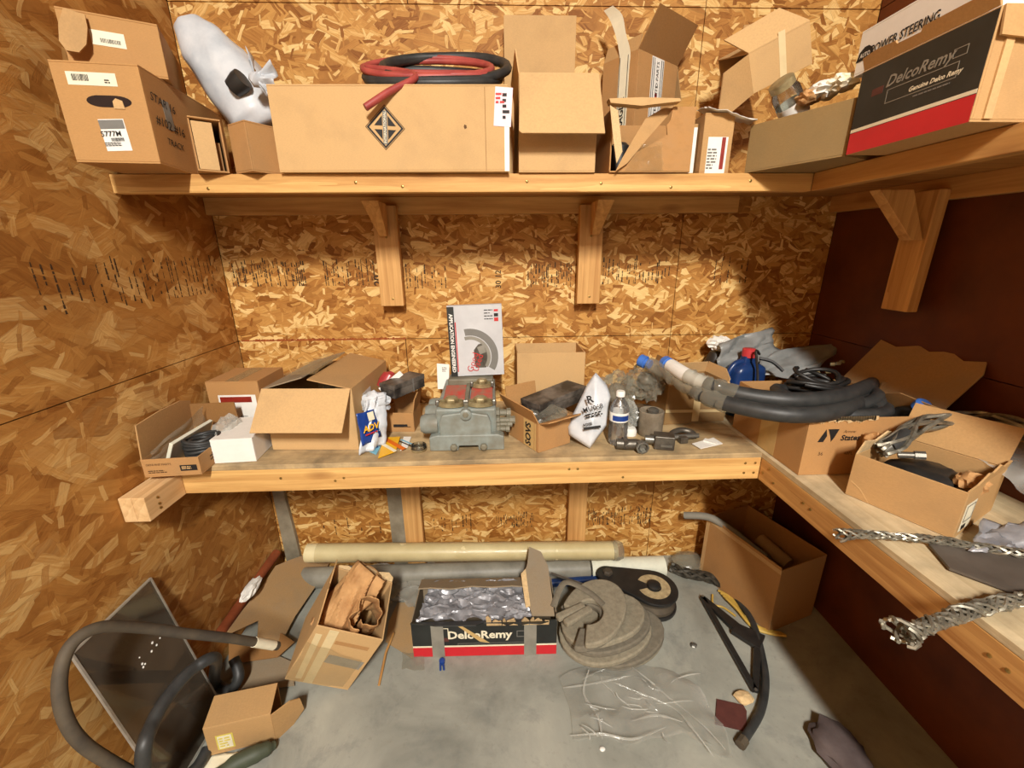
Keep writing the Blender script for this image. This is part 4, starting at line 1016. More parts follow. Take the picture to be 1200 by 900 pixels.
# brass plugs on top
for x, y, s_ in ((-.2*W, .052, 1.0), (.19*W, .052, 1.0), (.2*W, .17, .8)):
    MB().lathe([(0, 0), (.05*s_, 0), (.05*s_, .014), (.042*s_, .016), (.04*s_, .009), (.0, .008)], 22).build('port_collar', 'brass', vb, smooth=40, m=T(x, y, H1-.003+(y-.022)*.25) @ Matrix.Diagonal((1, .62, 1, 1)))
    MB().lathe([(0, 0), (.026*s_, 0), (.026*s_, .018), (.02*s_, .024), (0, .026)], 6).build('plug', 'brass', vb, bevel=.002, smooth=30, m=T(x, y, H1+.004+(y-.022)*.25))
    for dx in (-.048, .048): MB().lathe([(0, 0), (.008*s_, 0), (.008*s_, .014), (.005, .018)], 6).build('cap_screw', 'steel', vb, m=T(x+dx*s_, y-.012, H1+.002+(y-.022)*.25))
for x in (-.17*W, .2*W): s_ = (HB-.02-H1)/(DV-.022); MB().box((x-.04, .075, 0), (x+.04, .19, .012)).build('top_pad', 'red_wash', vb, bevel=.003, m=T(0, 0, H1-.022*s_) @ RX(math.degrees(math.atan(s_))))
MB().box((-.03*W, .03, -.01), (.03*W, DV-.04, .016)).build('top_rib', 'iron_dirty', vb, bevel=.004, m=T(0, 0, H1-.022*s_) @ RX(math.degrees(math.atan(s_))))
MB().box((-.3*W, .19, H1-.02), (.36*W, DV-.004, HB)).build('rear_block', 'iron_dirty', vb, bevel=.005)
for z, L_, r_ in ((.06, .05, .012), (.088, .07, .014), (.112, .055, .016), (.075, .06, .01)):
    y = .05+.5*(z-.06)
    b = MB(); b.lathe([(0, 0), (r_*1.3, 0), (r_*1.3, .014), (r_*.8, .016), (r_*.8, L_*.7), (r_*1.1, L_*.72), (r_*1.1, L_), (0, L_)], 8)
    b.build('stud_fitting', 'iron_dirty', vb, smooth=30, m=T(.39*W, y, z) @ RY(90))
# parts box standing on the valve
zt = ZBX+.002
A = P(529, 440, y=YBX); B = P(591, 440, y=YBX); A.z = B.z = zt
ab, w, d, h = carton('parts_box', 'thin grey parts box with a brake shoe picture standing on the grey valve', 'box', A, B, .05, ZAT(A, 360)-zt, 'parts_grey', closed=True)
f = face('front', w, d, h)
ab.rotation_euler.x = R(-3); ab.rotation_euler.y = R(-1.5)
patch(ab, f, -w/2+.013, 0, .026, h, 'box_black', name='black_band'); patch(ab, f, -w/2+.029, -.02, .004, h*.72, 'red_ink', name='red_line')
text(ab, 'APPLICATION ENGINEERED', f @ T(-w/2+.013, -.005, .0005), .0185, 'white', bold=.03, spin=-90, sx=.98)
def arc(cx, cy, r0, r1, a0, a1, n=20):
    return [(cx+r1*math.cos(R(a0+(a1-a0)*i/n)), cy+r1*math.sin(R(a0+(a1-a0)*i/n))) for i in range(n+1)]+[(cx+r0*math.cos(R(a1-(a1-a0)*i/n)), cy+r0*math.sin(R(a1-(a1-a0)*i/n))) for i in range(n+1)]
patch(ab, f, .02, -h*.16, 1, 1, 'grey_ink', name='shoe_picture', poly=arc(-.045, -.015, .082, .108, -32, 100))
patch(ab, f, .02, -h*.16, 1, 1, 'tape_grey', name='shoe_picture', poly=arc(-.045, -.015, .066, .079, -34, 104), off=.0006)
patch(ab, f, .02, -h*.16, 1, 1, 'steel_dark', name='shoe_picture', poly=[(-.03, .01), (-.012, .032), (.006, .036), (.02, .016), (.026, -.03), (.014, -.06), (-.026, -.06), (-.03, -.02)])
patch(ab, f, .02, -h*.12, .026, .03, 'tape_grey', name='shoe_picture', off=.0012, spin=20)
patch(ab, f, w/2-.022, h/2-.035, .016, .012, 'ink', name='emblem'); patch(ab, f, w/2-.022, h/2-.052, .016, .014, 'red_ink', name='emblem'); patch(ab, f, w/2-.022, h/2-.018, .016, .008, 'box_red', name='emblem')
for k in range(4): bars(ab, f, w/2-.05, h/2-.016-.011*k, .034, .006, 1, mat='ink', seed=k)
text(ab, 'Good', f @ T(-.016, -h*.3, .0012), .034, 'red_ink', spin=70); text(ab, 'Used', f @ T(.004, -h*.31, .0012), .034, 'red_ink', spin=70)
o = MB().prism([(0, 0), (.045, 0), (.05, .10), (.0, .105)], 0, .001).build('folded_paper', 'white', None, m=frame(P(513, 456, y=-.23), (1, 0, 0), (0, .2, .98), (0, -.98, .2))); tag(o, 'white folded paper standing behind the grey valve, left of the parts box', 'paper')
bars(o, frame((0, 0, 0), (1, 0, 0), (0, 1, 0), (0, 0, 1)), .03, .08, .02, .02, 4, mat='grey_ink')

# open carton behind, right
A, B = P(606, 440, y=-.22), P(685, 440, y=-.22); A.z = B.z = ZC
oc2, w, d, h = carton('open_carton', 'clean open carton standing against the back wall right of the parts box', 'box', A, B, .19, ZAT(A, 414)-ZC, 'card_light')

# carton with black letters, corner to the front
A, B = bp(631, 531), bp(668, 519)
so, w, d, h = carton('lettered_carton', 'small open carton with black sideways letters, a black box resting in it', 'box', A, B, .205, .107, 'card_warm',
    flaps=[('front', 158, .06, dict(outline=[(0, .9), (.2, 1.05), (.5, .9), (.7, 1), (1.12, .7)])), ('left', 118, .07, dict(outline=[(0, 1), (1, .85)])), ('back', 100, .08, {}), ('right', 200, .05, {})])
l = face('left', w, d, h); text(so, 'SOVS', l @ T(.045, .0, .002), .044, 'ink', bold=.03, spin=90, sx=.85)
patch(so, l, .045, 0, .062, h-.004, 'tape_tan', name='clear_tape', off=.0012); patch(so, l, .085, 0, .008, h-.004, 'tape_tan', name='tape_edge', off=.002)
bb2, m, L = blackbox('black_box', 'long scuffed black box lying in the lettered carton', P(622, 487, y=-.455), P(676, 464, y=-.31), .1, .055, 'black_worn')
o = lump(P(640, 488, y=-.47), (.058, .03, .032), .4, 1.9, 51, 3).build('plastic_bag', 'film_dirty', None, smooth=30); tag(o, 'dusty plastic wad stuffed in front of the scuffed black box', 'bag')

# white parts bag
b0, b1, t0, t1 = P(667, 509, z=ZC+.015), P(693, 525, z=ZC+.002), P(690, 447, y=-.40), P(716, 466, y=-.43)
out = [((667, 509), -.475), ((691, 525), -.52), ((710, 498), -.49), ((712, 477), -.47), ((715, 465), -.46), ((711, 452), -.44), ((698, 437), -.42), ((688, 452), -.43), ((672, 485), -.455), ((666, 500), -.47)]
pts = [P(x, y, y=yy) for (x, y), yy in out]; cen = sum(pts, V())/len(pts)+V((0, -.022, .0))
def pouch(pts, cen, rings=7, seed=1, back=.03):
    n = len(pts); per = 4; loop = []
    for i in range(n):
        for k in range(per): loop.append(pts[i].lerp(pts[(i+1) % n], k/per))
    N = len(loop); vs = [cen]; fs = []
    for r_ in range(1, rings+1):
        t = r_/rings; e = t**.8
        for p in loop:
            q = cen.lerp(p, t)+V((0, -.016*(1-t*t), 0)); q += V((0, 1, 0))*noise.noise(q*22+V((seed, 0, 0)))*.010*(1.1-t*.6)
            q.z = max(q.z, ZC+.002); vs.append(q)
    for i in range(N): fs.append((0, 1+i, 1+(i+1) % N))
    for r_ in range(rings-1):
        for i in range(N): fs.append((1+r_*N+i, 1+(r_+1)*N+i, 1+(r_+1)*N+(i+1) % N, 1+r_*N+(i+1) % N))
    return MB().add(vs, fs)
pbag = pouch(pts, cen).build('parts_bag', 'poly_white', None, smooth=60, solid=.006); tag(pbag, 'white poly parts bag with black print standing between lettered carton and water bottle', 'bag')
u = (P(712, 477, y=-.47)-P(672, 487, y=-.455)).normalized(); vv = V((0, .18, .98)); vv = (vv-u*vv.dot(u)).normalized(); nn = u.cross(vv)
pf = frame(cen+nn*.03, u, vv, nn)
text(pbag, 'R', pf @ T(.002, .05, .0), .036, 'ink', bold=.03); text(pbag, 'MU068', pf @ T(.004, .018, 0), .024, 'ink', bold=.01); bars(pbag, pf, .006, -.004, .07, .018, 2, mat='ink', ragged=.2)
text(pbag, 'RDSS', pf @ T(-.028, -.034, -.002), .014, 'ink', bold=.02); patch(pbag, pf, -.016, -.048, .06, .009, 'ink', name='black_bar', spin=-6)

# water bottle
c = bp(723, 519); hb = ZAT(c, 459)-ZC
wbt = thing('water_bottle', 'clear plastic water bottle with a blue and white label and white cap', 'bottle', c)
k = hb/.2
prof = [(0, .003), (.028, .0), (.034, .008), (.033, .02), (.035, .03), (.0335, .038), (.035, .048), (.0335, .056), (.035, .066), (.033, .074), (.034, .08), (.034, .125), (.035, .132), (.034, .140), (.026, .160), (.014, .178), (.013, .184)]
MB().lathe([(r_, z*k) for r_, z in prof], 22).build('bottle', 'pet', wbt, smooth=50)
MB().lathe([(.0346, .094*k), (.0346, .128*k)], 22, cap=False).build('label', 'white', wbt, smooth=60)
b = MB(); n = 9
for i in range(n):
    a0, a1 = R(-145+12*i), R(-145+12*(i+1)); b.add([(.0349*math.cos(a0), .0349*math.sin(a0), .099*k), (.0349*math.cos(a1), .0349*math.sin(a1), .099*k), (.0349*math.cos(a1), .0349*math.sin(a1), .119*k), (.0349*math.cos(a0), .0349*math.sin(a0), .119*k)], [(0, 1, 2, 3)])
b.build('label_print', 'blue_print', wbt, smooth=60)
MB().lathe([(0, .184*k), (.0155, .184*k), (.0155, .2*k), (.013, .203*k), (0, .203*k)], 18).build('cap', 'white_card', wbt, smooth=40)

# wrapped parts and fittings
def wrapped(px, py, y, r_, mat, label, seed, film_='film_dirty'):
    c = P(px, py, y=y); o = lump(c, r_, .62, 2.3, seed, 4, zmin=ZC+.002).build('wrapped_part', film_, None, smooth=22); tag(o, label, 'part')
    lump(c, tuple(x*.7 for x in r_), .2, 1.5, seed+1, 2, zmin=ZC+.003).build('inner_part', mat, o, smooth=40); return o
wrapped(722, 463, -.30, (.052, .045, .065), 'cast_dusty', 'grey part in a crumpled plastic bag behind the water bottle', 61)
wrapped(732, 485, -.36, (.034, .035, .04), 'steel', 'small bright part in clear plastic right of the water bottle', 67, 'film')
wrapped(757, 447, -.28, (.052, .045, .055), 'steel_dark', 'dark round part in crumpled film behind the steel cylinder', 63)
c = P(753, 476, y=-.29); c.z = ZC
o = MB().lathe([(0, 0), (.05, 0), (.05, .06), (.042, .066), (0, .066)], 20).build('round_part', 'steel_dark', None, smooth=40, m=T(*c)); tag(o, 'dark round steel part under the film-wrapped one, behind the cylinder', 'part')
c = bp(761, 508)
cy = thing('steel_sleeve', 'dusty grey steel cylinder standing open end up on the bench', 'cylinder', c)
hc = ZAT(c, 481)-ZC
MB().lathe([(0, 0), (.044, 0), (.046, .003), (.046, hc), (.042, hc+.002), (.036, hc-.003), (.012, hc-.012), (0, hc-.012)], 28).build('body', 'cast_dusty', cy, smooth=40)
MB().lathe([(0, 0), (.02, 0), (.022, .014), (.014, .02), (0, .02)], 14).build('pin', 'steel', cy, smooth=40, m=T(.006, .0, hc-.011))
c = bp(738, 509)
o = MB().lathe([(0, 0), (.024, 0), (.025, .018), (.02, .028), (0, .03)], 18).build('bottle_cap', 'white_card', None, smooth=40, m=T(*c)); tag(o, 'white plastic cap between the water bottle and the steel cylinder', 'cap')
c = bp(739, 527)
el = thing('pipe_elbow', 'dark steel pipe elbow lying at the bench edge below the water bottle', 'fitting', c)
b = MB(); b.tube(smoothpath([(-.05, .008, .022), (-.01, .0, .022), (.018, -.004, .022), (.03, -.02, .02)], 6), .019, 12); b.build('body', 'steel_dark', el, smooth=50)
MB().lathe([(0, 0), (.023, 0), (.023, .02), (.017, .021), (.017, .008), (0, .008)], 8).build('collar', 'steel', el, smooth=30, m=T(.03, -.016, .023) @ RX(90))
MB().lathe([(.0, 0), (.024, 0), (.024, .016), (0, .016)], 6).build('hex_nut', 'steel_dark', el, m=T(-.03, .005, .023) @ RY(90))
c = bp(777, 524); bl_ = thing('steel_block', 'square dark steel block fitting beside the pipe elbow', 'fitting', c, R(-14))
MB().box((-.034, -.025, 0), (.034, .025, .05)).build('block', 'steel_dark', bl_, bevel=.003)
MB().lathe([(0, 0), (.015, 0), (.015, .03), (.011, .03), (.011, .01), (0, .01)], 14).build('spigot', 'steel', bl_, smooth=40, m=T(-.034, .0, .026) @ RY(-90))
MB().box((-.012, -.0275, .012), (.026, -.0252, .02)).build('bright_key', 'steel', bl_)
c = bp(800, 515); sh = thing('steel_clamp', 'dark steel clamp with a cross bolt right of the square block', 'fitting', c, R(8))
b = MB(); b.tube(smoothpath([(-.045, -.006, .014), (-.03, .022, .02), (.01, .03, .024), (.04, .014, .02), (.042, -.012, .014)], 6), .011, 9); b.build('bow', 'steel_dark', sh, smooth=50)
MB().tube([(-.052, -.008, .018), (.052, -.014, .018)], .009, 8).build('pin', 'steel', sh, smooth=40)
MB().box((-.03, -.036, .0), (.0, -.012, .024)).build('lug', 'steel_dark', sh, bevel=.003)
o, mf, a, b_ = card('white_tag', 'white cards lying at the bench edge, right of the steel clamp', [(811, 520), (821, 526), (847, 520), (836, 513)], 'white_card', lift=.005); o['category'] = 'card'
MB().box((-.022, -.012, .0), (.022, .012, .004)).build('second_card', 'white_card', o, m=T(-.004, .016, .002) @ RZ(30))

# taped carton
A, B = bp(778, 498), bp(848, 493)
tp, w, d, h = carton('taped_carton', 'brown carton wound in clear tape with its top flaps open, behind the clamps', 'box', A, B, .17, ZAT(A, 452)-ZC, 'card_mottled',
    flaps=[('back', 70, .05, dict(mat='card_light')), ('right', 110, .045, dict(mat='card_light', outline=[(0, .3), (.3, 1), (1, 1)])), ('front', 205, .05, dict(mat='card_light', outline=[(.2, 0), (.3, 1.2), (.95, .9), (1, .1)])), ('left', 70, .09, dict(mat='card_mottled'))])
f = face('front', w, d, h); patch(tp, f, 0, -h*.18, w+.004, .012, 'tape_cream', name='tape_edge', off=.004, spin=-3); patch(tp, f, .0, -h*.1, .03, h*.7, 'tape_cream', name='tape_strip', off=.003)
crumple_sheet([(-w*.52, -d/2-.004, .006), (w*.5, -d/2-.004, .004), (w*.5, -d/2-.006, h*.62), (-w*.5, -d/2-.01, h*1.0)], 14, 8, .006, 3, 12).build('clear_wrap', 'tape_clear', tp, smooth=40)

# pair of big hoses with wrapped, capped ends
h1 = [P(782, 426, z=1.185), P(806, 441, z=1.172), P(835, 453, z=1.16), P(880, 464, z=1.15), P(935, 469, z=1.15), P(985, 464, z=1.15), P(1018, 452, z=1.13), P(1035, 442, z=1.08)]
h2 = [P(768, 436, z=1.15), P(795, 448, z=1.14), P(826, 464, z=1.128), P(868, 477, z=1.122), P(925, 486, z=1.122), P(975, 483, z=1.122), P(1010, 470, z=1.11), P(1030, 458, z=1.07)]
def hose(path, label, ncap, sleeve):
    pth = smoothpath(path, 8); i0 = 14
    o = MB().tube(pth[i0:], .025, 14).build('hydraulic_hose', 'rubber', None, smooth=60); tag(o, label, 'hose', None)
    MB().tube(pth[2:i0+1], .0262, 14).build('sleeve', sleeve, o, smooth=60)
    fv = MB().tube([p+V((noise.noise(p*40), noise.noise(p*44), noise.noise(p*38)))*.006 for p in pth[8:22]], [.0285+.003*math.sin(i*2.1) for i in range(14)], 14, cap=False); fv.build('film_wrap', 'film_dirty', o, smooth=35)
    dr = (pth[0]-pth[3]).normalized(); mm = T(*pth[1]) @ dr.to_track_quat('Z', 'Y').to_matrix().to_4x4()
    MB().lathe([(0, -.02), (.018, -.02), (.018, .0), (.0245, .002), (.0245, .026), (.02, .03), (0, .03)], 16).build('cap', ncap, o, smooth=40, m=mm)
    return o
hose(h1, 'upper thick black hydraulic hose with a white sleeve and blue end cap', 'blue_cap', 'white')
h2[0] = P(755, 424, z=1.178); h2[1] = P(785, 438, z=1.155)
hose(h2, 'lower thick black hydraulic hose with a film wrapped end', 'blue_cap', 'film_dirty')

# blue oil jug
c = P(868, 470, y=-.2); c.z = ZC
hj = ZAT(c, 409)-ZC
bj = thing('oil_jug', 'blue plastic oil jug with a red cap standing behind the thick hoses', 'jug', c, R(10))
b = MB(); sec = [(.0, .92), (.01, 1), (.5, 1), (.66, .98), (.73, .9), (.78, .62), (.81, .38), (.9, .34)]
vs = []; fs = []; nn_ = 20
for z, s_ in sec:
    for k in range(nn_):
        t = 2*math.pi*k/nn_; cx_, sx_ = math.cos(t), math.sin(t)
        e = .45; vs.append((.075*s_*math.copysign(abs(cx_)**e, cx_)*(1 if s_ > .5 else 1), .045*min(1, s_*1.2)*math.copysign(abs(sx_)**e, sx_), z*hj))
for i in range(len(sec)-1):
    for k in range(nn_): fs.append((i*nn_+k, i*nn_+(k+1) % nn_, (i+1)*nn_+(k+1) % nn_, (i+1)*nn_+k))
fs.append(tuple(range(nn_))[::-1]); b.add(vs, fs).build('jug_body', 'blue_bottle', bj, smooth=50)
MB().lathe([(0, hj*.88), (.026, hj*.88), (.026, hj), (.022, hj+.003), (0, hj+.003)], 18).build('cap', 'red_cap', bj, smooth=40)
MB().tube(smoothpath([(-.062, 0, hj*.5), (-.085, 0, hj*.62), (-.06, 0, hj*.78), (-.025, 0, hj*.82)], 5), .012, 8).build('handle', 'blue_bottle', bj, smooth=50)
patch(bj, frame((0, -.0455, hj*.3), (1, 0, 0), (0, 0, 1), (0, -1, 0)), 0, 0, .09, .1, 'light_blue', name='label', off=.001)

# grey plastic sheets behind
o = crumple_sheet([P(846, 438, y=-.19), P(838, 402, y=-.13), P(905, 383, y=-.05), P(918, 414, y=-.11)], 16, 16, .022, 2.2, 14).build('plastic_sheet', 'poly_grey', None, smooth=40, solid=.001); tag(o, 'crumpled grey plastic sheet against the back wall behind the blue jug', 'plastic')
o = crumple_sheet([P(876, 436, y=-.2), P(905, 412, y=-.12), P(1002, 396, y=-.13), P(948, 444, y=-.26)], 18, 16, .02, 1.8, 17).build('plastic_sheet', 'poly_grey', None, smooth=40, solid=.001); tag(o, 'smoother grey plastic sheet with a raised right corner above the cable bundle', 'plastic')
c = P(843, 402, y=-.09); o = lump(c, (.04, .025, .025), .5, 2.4, 77, 3).build('white_wad', 'white', None, smooth=25); tag(o, 'white paper wad at the left tip of the crumpled grey sheet', 'paper')
c = P(838, 428, y=-.08); c.z = ZC
o = MB().lathe([(0, 0), (.05, 0), (.05, ZAT(c, 424)-ZC), (.03, ZAT(c, 412)-ZC), (.0, ZAT(c, 411)-ZC)], 16).build('dark_can', 'black', None, smooth=40, m=T(*c)); tag(o, 'dark can in the back corner left of the blue jug', 'can')
# ------------------------------------------------------------------ things on the right workbench
A, B = bp(935, 557), bp(1005, 555); B = A+V((.40, .0, 0))
st, w, d, h = carton('printed_carton', 'large open carton with a slanted black emblem and lettering, full of black hoses', 'box', A, B, .38, .19, 'card_warm',
    flaps=[('right', 128, .2, dict(mat='card_dusty', outline=[(0, .8), (.06, 1), (.2, .93), (.35, 1.04), (.5, .95), (.62, 1.02), (.8, .9), (1, .97)]))])
f = face('front', w, d, h)
lx = -w/2+.085
b = MB(); b.prism([(-.038, -.02), (-.018, .022), (-.012, .0), (-.02, -.02)], 0, .0003); b.prism([(-.012, .022), (.022, .022), (.012, -.005), (.004, -.02), (-.002, .0)], 0, .0003)
o = b.build('emblem', 'ink', st); o.matrix_local = f @ T(lx-.01, .038, .0006)
text(st, 'States', f @ T(lx+.052, .03, 0), .025, 'ink', bold=.03, shear=.15); text(st, 'Arrow', f @ T(lx+.045, .051, 0), .014, 'brown_ink', shear=.3)
text(st, '36', f @ T(lx-.03, -.022, 0), .017, 'brown_ink'); text(st, '48FL', f @ T(lx+.058, -.022, 0), .015, 'brown_ink')
lf = face('left', w, d, h); patch(st, lf, .02, 0, .09, h-.004, 'tape_tan', name='tape_strip')
b = MB(); rnd = random.Random(5)
for k in range(26):
    u_ = k/26; b.prism([(u_*.2-.1, -rnd.uniform(.004, .016)), (u_*.2-.085, -rnd.uniform(.002, .012)), (u_*.2-.086, .006), (u_*.2-.1, .006)], 0, .003)
o = b.build('torn_rim', 'torn', st); o.matrix_local = f @ T(-w/2+.1, h/2, .001)
# black hoses and harness inside
def loops(c, ax, ay, n, r_, lift, seed):
    rnd = random.Random(seed); b = MB()
    for k in range(n):
        a, e = ax*rnd.uniform(.75, 1.1), ay*rnd.uniform(.75, 1.1); ph = rnd.uniform(0, 6); tx, ty = rnd.uniform(-.35, .35), rnd.uniform(-.3, .3)
        o_ = V((rnd.uniform(-.02, .02), rnd.uniform(-.02, .02), lift*k/n))
        b.tube([c+o_+V((a*math.cos(t+ph), e*math.sin(t+ph), tx*a*math.cos(t+ph)+ty*e*math.sin(t+ph))) for t in [2*math.pi*i/26*rnd.uniform(.97, 1.0) for i in range(25)]], r_, 7)
    return b
c = V((A.x+.205, A.y+.18, ZC+.13))
o = loops(c, .15, .13, 8, .02, .05, 3).build('hose_bundle', 'rubber', None, smooth=60); tag(o, 'bundle of black hoses coiled inside the big emblem carton', 'hose')
c = P(955, 452, z=1.12)
o = loops(c, .10, .06, 7, .0075, .03, 6).build('cable_harness', 'black', None, smooth=60); tag(o, 'tangle of thin black cables behind the thick hoses, under the grey sheet', 'cable')
b = MB(); b.tube(smoothpath([P(886, 460, y=-.3), P(888, 440, y=-.28), P(886, 412, y=-.26), P(890, 415, y=-.24)], 6), .005, 6); b.tube(smoothpath([P(890, 420, y=-.25), P(905, 424, y=-.27), P(918, 435, y=-.3)], 6), .007, 6)
b.build('loose_ends', 'black', o, smooth=60)
b = MB()
for k, (px, py) in enumerate(((956, 437), (962, 433), (968, 436), (973, 427), (980, 426), (985, 424), (1000, 437))):
    b.lathe([(0, 0), (.007, 0), (.007, .014), (0, .014)], 8, m=T(*P(px, py, y=-.33)) @ RX(70) @ RY(20*k))
b.build('connectors', 'brass', o, smooth=40)
c = P(888, 453, y=-.33)
b = MB()
for k in range(4): b.lathe([(0, 0), (.011, 0), (.011, .008), (.008, .009), (.008, .018), (0, .018)], 8, m=T(c.x-.03+.016*k, c.y, c.z-.012+.004*(k % 2)) @ RY(70))
o = b.build('hose_fittings', 'steel', None, smooth=30); tag(o, 'row of small bright fittings below the blue jug', 'fitting')
c = P(1077, 478, z=1.115)
o = thing('capped_bottle', 'dark container with a round blue cap at the right rim of the big emblem carton', 'bottle', m=T(*c) @ RX(35))
MB().lathe([(0, -.15), (.04, -.15), (.04, -.05), (.02, -.015), (.02, 0)], 16).build('bottle', 'black', o, smooth=40)
MB().lathe([(0, 0), (.023, 0), (.023, .02), (.02, .023), (0, .023)], 18).build('cap', 'blue_cap', o, smooth=40)

# open carton at the front, tilted corner to the camera
A, B = bp(986, 574), bp(1106, 626); A.y -= .02; B.y -= .02; A.x -= .006
fc, w, d, h = carton('open_carton', 'plain tan open carton with a cream label on its end, on the right bench', 'box', A, B, .25, .128, 'card',
    flaps=[('back', 118, .11, dict(mat='card')), ('left', 75, .05, dict(mat='torn', outline=[(0, .5), (.15, 1), (.3, .7), (.5, 1), (.7, .6), (1, .9)])), ('right', 100, .03, dict(outline=[(0, .1), (.2, .2), (.35, 1), (.5, .7), (.6, 1.3), (.8, .6), (1, .8)]))])
r = face('right', w, d, h); patch(fc, r, -d/2+.05, -.012, .065, .075, 'cream', name='label'); outline(fc, r @ T(-d/2+.05, .0, .0006), -.024, -.025, .026, .02, .002, 'grey_ink'); patch(fc, r, -d/2+.04, -.04, .024, .013, 'ink', name='label_stamp', off=.0012)
f = face('front', w, d, h); patch(fc, f, 0, 0, 1, 1, 'card_light', name='crease', poly=[(-w/2+.006, -.02), (-w/2+.03, -.034), (-w/2+.055, -.062), (-w/2+.058, -.062), (-w/2+.033, -.032), (-w/2+.006, -.016)])
o = lump(fc.matrix_basis @ V((.0, .0, .062)), (.085, .085, .05), .2, 1.6, 71, 3, zmin=ZC+.006).build('black_bag', 'black', None, smooth=45); tag(o, 'black plastic stuffed inside the tan open carton on the right bench', 'bag')
for k, (px, py, z) in enumerate(((1027, 517, ZC+.13), (1138, 566, ZC+.11))):
    o = lump(P(px, py, z=z), (.026, .024, .022), .4, 1.9, 81+k, 3).build('kraft_paper', 'kraft', None, smooth=30); tag(o, ('crumpled kraft paper at the far left rim of the tan open carton', 'crumpled kraft paper at the near right rim of the tan open carton')[k], 'paper')
pth = smoothpath([P(1030, 528, z=1.05), P(1048, 520, z=1.07), P(1072, 501, z=1.10), P(1105, 492, z=1.115), P(1150, 491, z=1.12), P(1205, 503, z=1.12), P(1290, 540, z=1.08)], 7)
o = twisted(pth, 8, .022, .0062, 14, jitter=.3, seed=2).build('braided_sling', 'wire', None, smooth=60); tag(o, 'braided wire sling arching over the tan open carton', 'sling')
MB().tube(pth[2:6], .016, 10).build('ferrule', 'steel', o, smooth=50); MB().tube(pth[5:12], .021, 10).build('rubber_collar', 'rubber', o, smooth=50)
c = P(1052, 533, z=1.05)
b = MB(); b.tube([c, c+V((.03, -.02, .008))], .009, 10); b.tube([c+V((.027, -.018, .008)), c+V((.045, -.03, .012))], .012, 8)
o = b.build('hose_end', 'steel', None, smooth=40); tag(o, 'bright hose end fitting below the arching wire sling', 'fitting')
pth = smoothpath([P(981, 626, z=.932), P(1030, 627, z=.934), P(1090, 632, z=.936), P(1150, 641, z=.94), P(1210, 651, z=.945), P(1290, 668, z=.945)], 9)
o = twisted(pth, 8, .009, .003, 70, jitter=.6, seed=4, open_end=.9).build('wire_braid', 'wire', None, smooth=60); tag(o, 'thin wire braid lying across the bench edge below the tan open carton', 'wire')
pth = smoothpath([P(1052, 742, z=.962), P(1085, 734, z=.955), P(1120, 721, z=.94), P(1160, 709, z=.935), P(1210, 700, z=.94), P(1290, 690, z=.94)], 9)
o = twisted(pth, 10, .011, .0036, 60, jitter=.6, seed=9, open_end=1.0).build('wire_braid', 'wire', None, smooth=60); tag(o, 'thick wire braid with a flared end sticking out over the bench edge', 'wire')
q = [bp(1088, 640, ZC+.004), bp(1112, 668, ZC+.004), bp(1230, 712, ZC+.004), bp(1215, 640, ZC+.02)]
b = MB().hexa([*[p for p in q], *[p+V((0, 0, .006)) for p in q]]); o = b.build('panel_board', 'dark_panel'); tag(o, 'flat dark brown panel lying on the right bench under the thin braid', 'panel')
o = crumple_sheet([P(1140, 640, z=ZC+.03), P(1150, 604, z=ZC+.05), P(1215, 612, z=ZC+.07), P(1215, 650, z=ZC+.03)], 12, 12, .018, 2.2, 23).build('plastic_bag', 'silver', None, smooth=35, solid=.001); tag(o, 'shiny crumpled plastic on the dark panel at the right edge', 'bag')
o = crumple_sheet([P(1140, 530, z=1.06), P(1180, 505, z=1.10), P(1240, 520, z=1.1), P(1215, 585, z=1.02)], 12, 12, .016, 2, 27).build('plastic_bag', 'film', None, smooth=35); tag(o, 'clear plastic bag behind the tan open carton at the right edge', 'bag')
A, B = bp(1150, 575), bp(1190, 640); A = V((1.20, -.86, ZC)); B = V((1.30, -1.05, ZC)); A.x += .06; B.x += .06
A = V((1.335, -.80, ZC)); B = V((1.44, -.80, ZC))
o, w, d, h = carton('carton', 'open carton against the right wall, its flaps spread behind the braided sling', 'box', A, B, .3, .14, 'card_dusty', flaps=[('front', 160, .08, dict(mat='card_dusty')), ('left', 110, .09, dict(mat='card', outline=[(0, .5), (.4, 1), (1, .9)])), ('back', 80, .09, {})])
# ------------------------------------------------------------------ things on the floor
def fp(px, py, z=0.002): return P(px, py, z=z)
def on_plane(pts3, px, py):
    a, b, c = pts3; n = (b-a).cross(c-a); d = FW + RT*((px-600)/F_PX) + UP*((450-py)/F_PX)
    return EYE + d*((a-EYE).dot(n)/d.dot(n))
def flat_piece(name, label, cat, outline_px, plane, mat, thick=.004, parent=None):
    pts = [on_plane(plane, x, y) for x, y in outline_px]; a, b, c = plane
    u = (b-a).normalized(); n = u.cross(c-a).normalized()
    if n.z < 0: n = -n
    v = n.cross(u); m = frame(a, u, v, n); im = m.inverted()
    o = MB().prism([tuple((im @ p)[:2]) for p in pts], -thick, 0).build(name, mat); o.matrix_world = m
    if label: tag(o, label, cat)
    return o, m, im

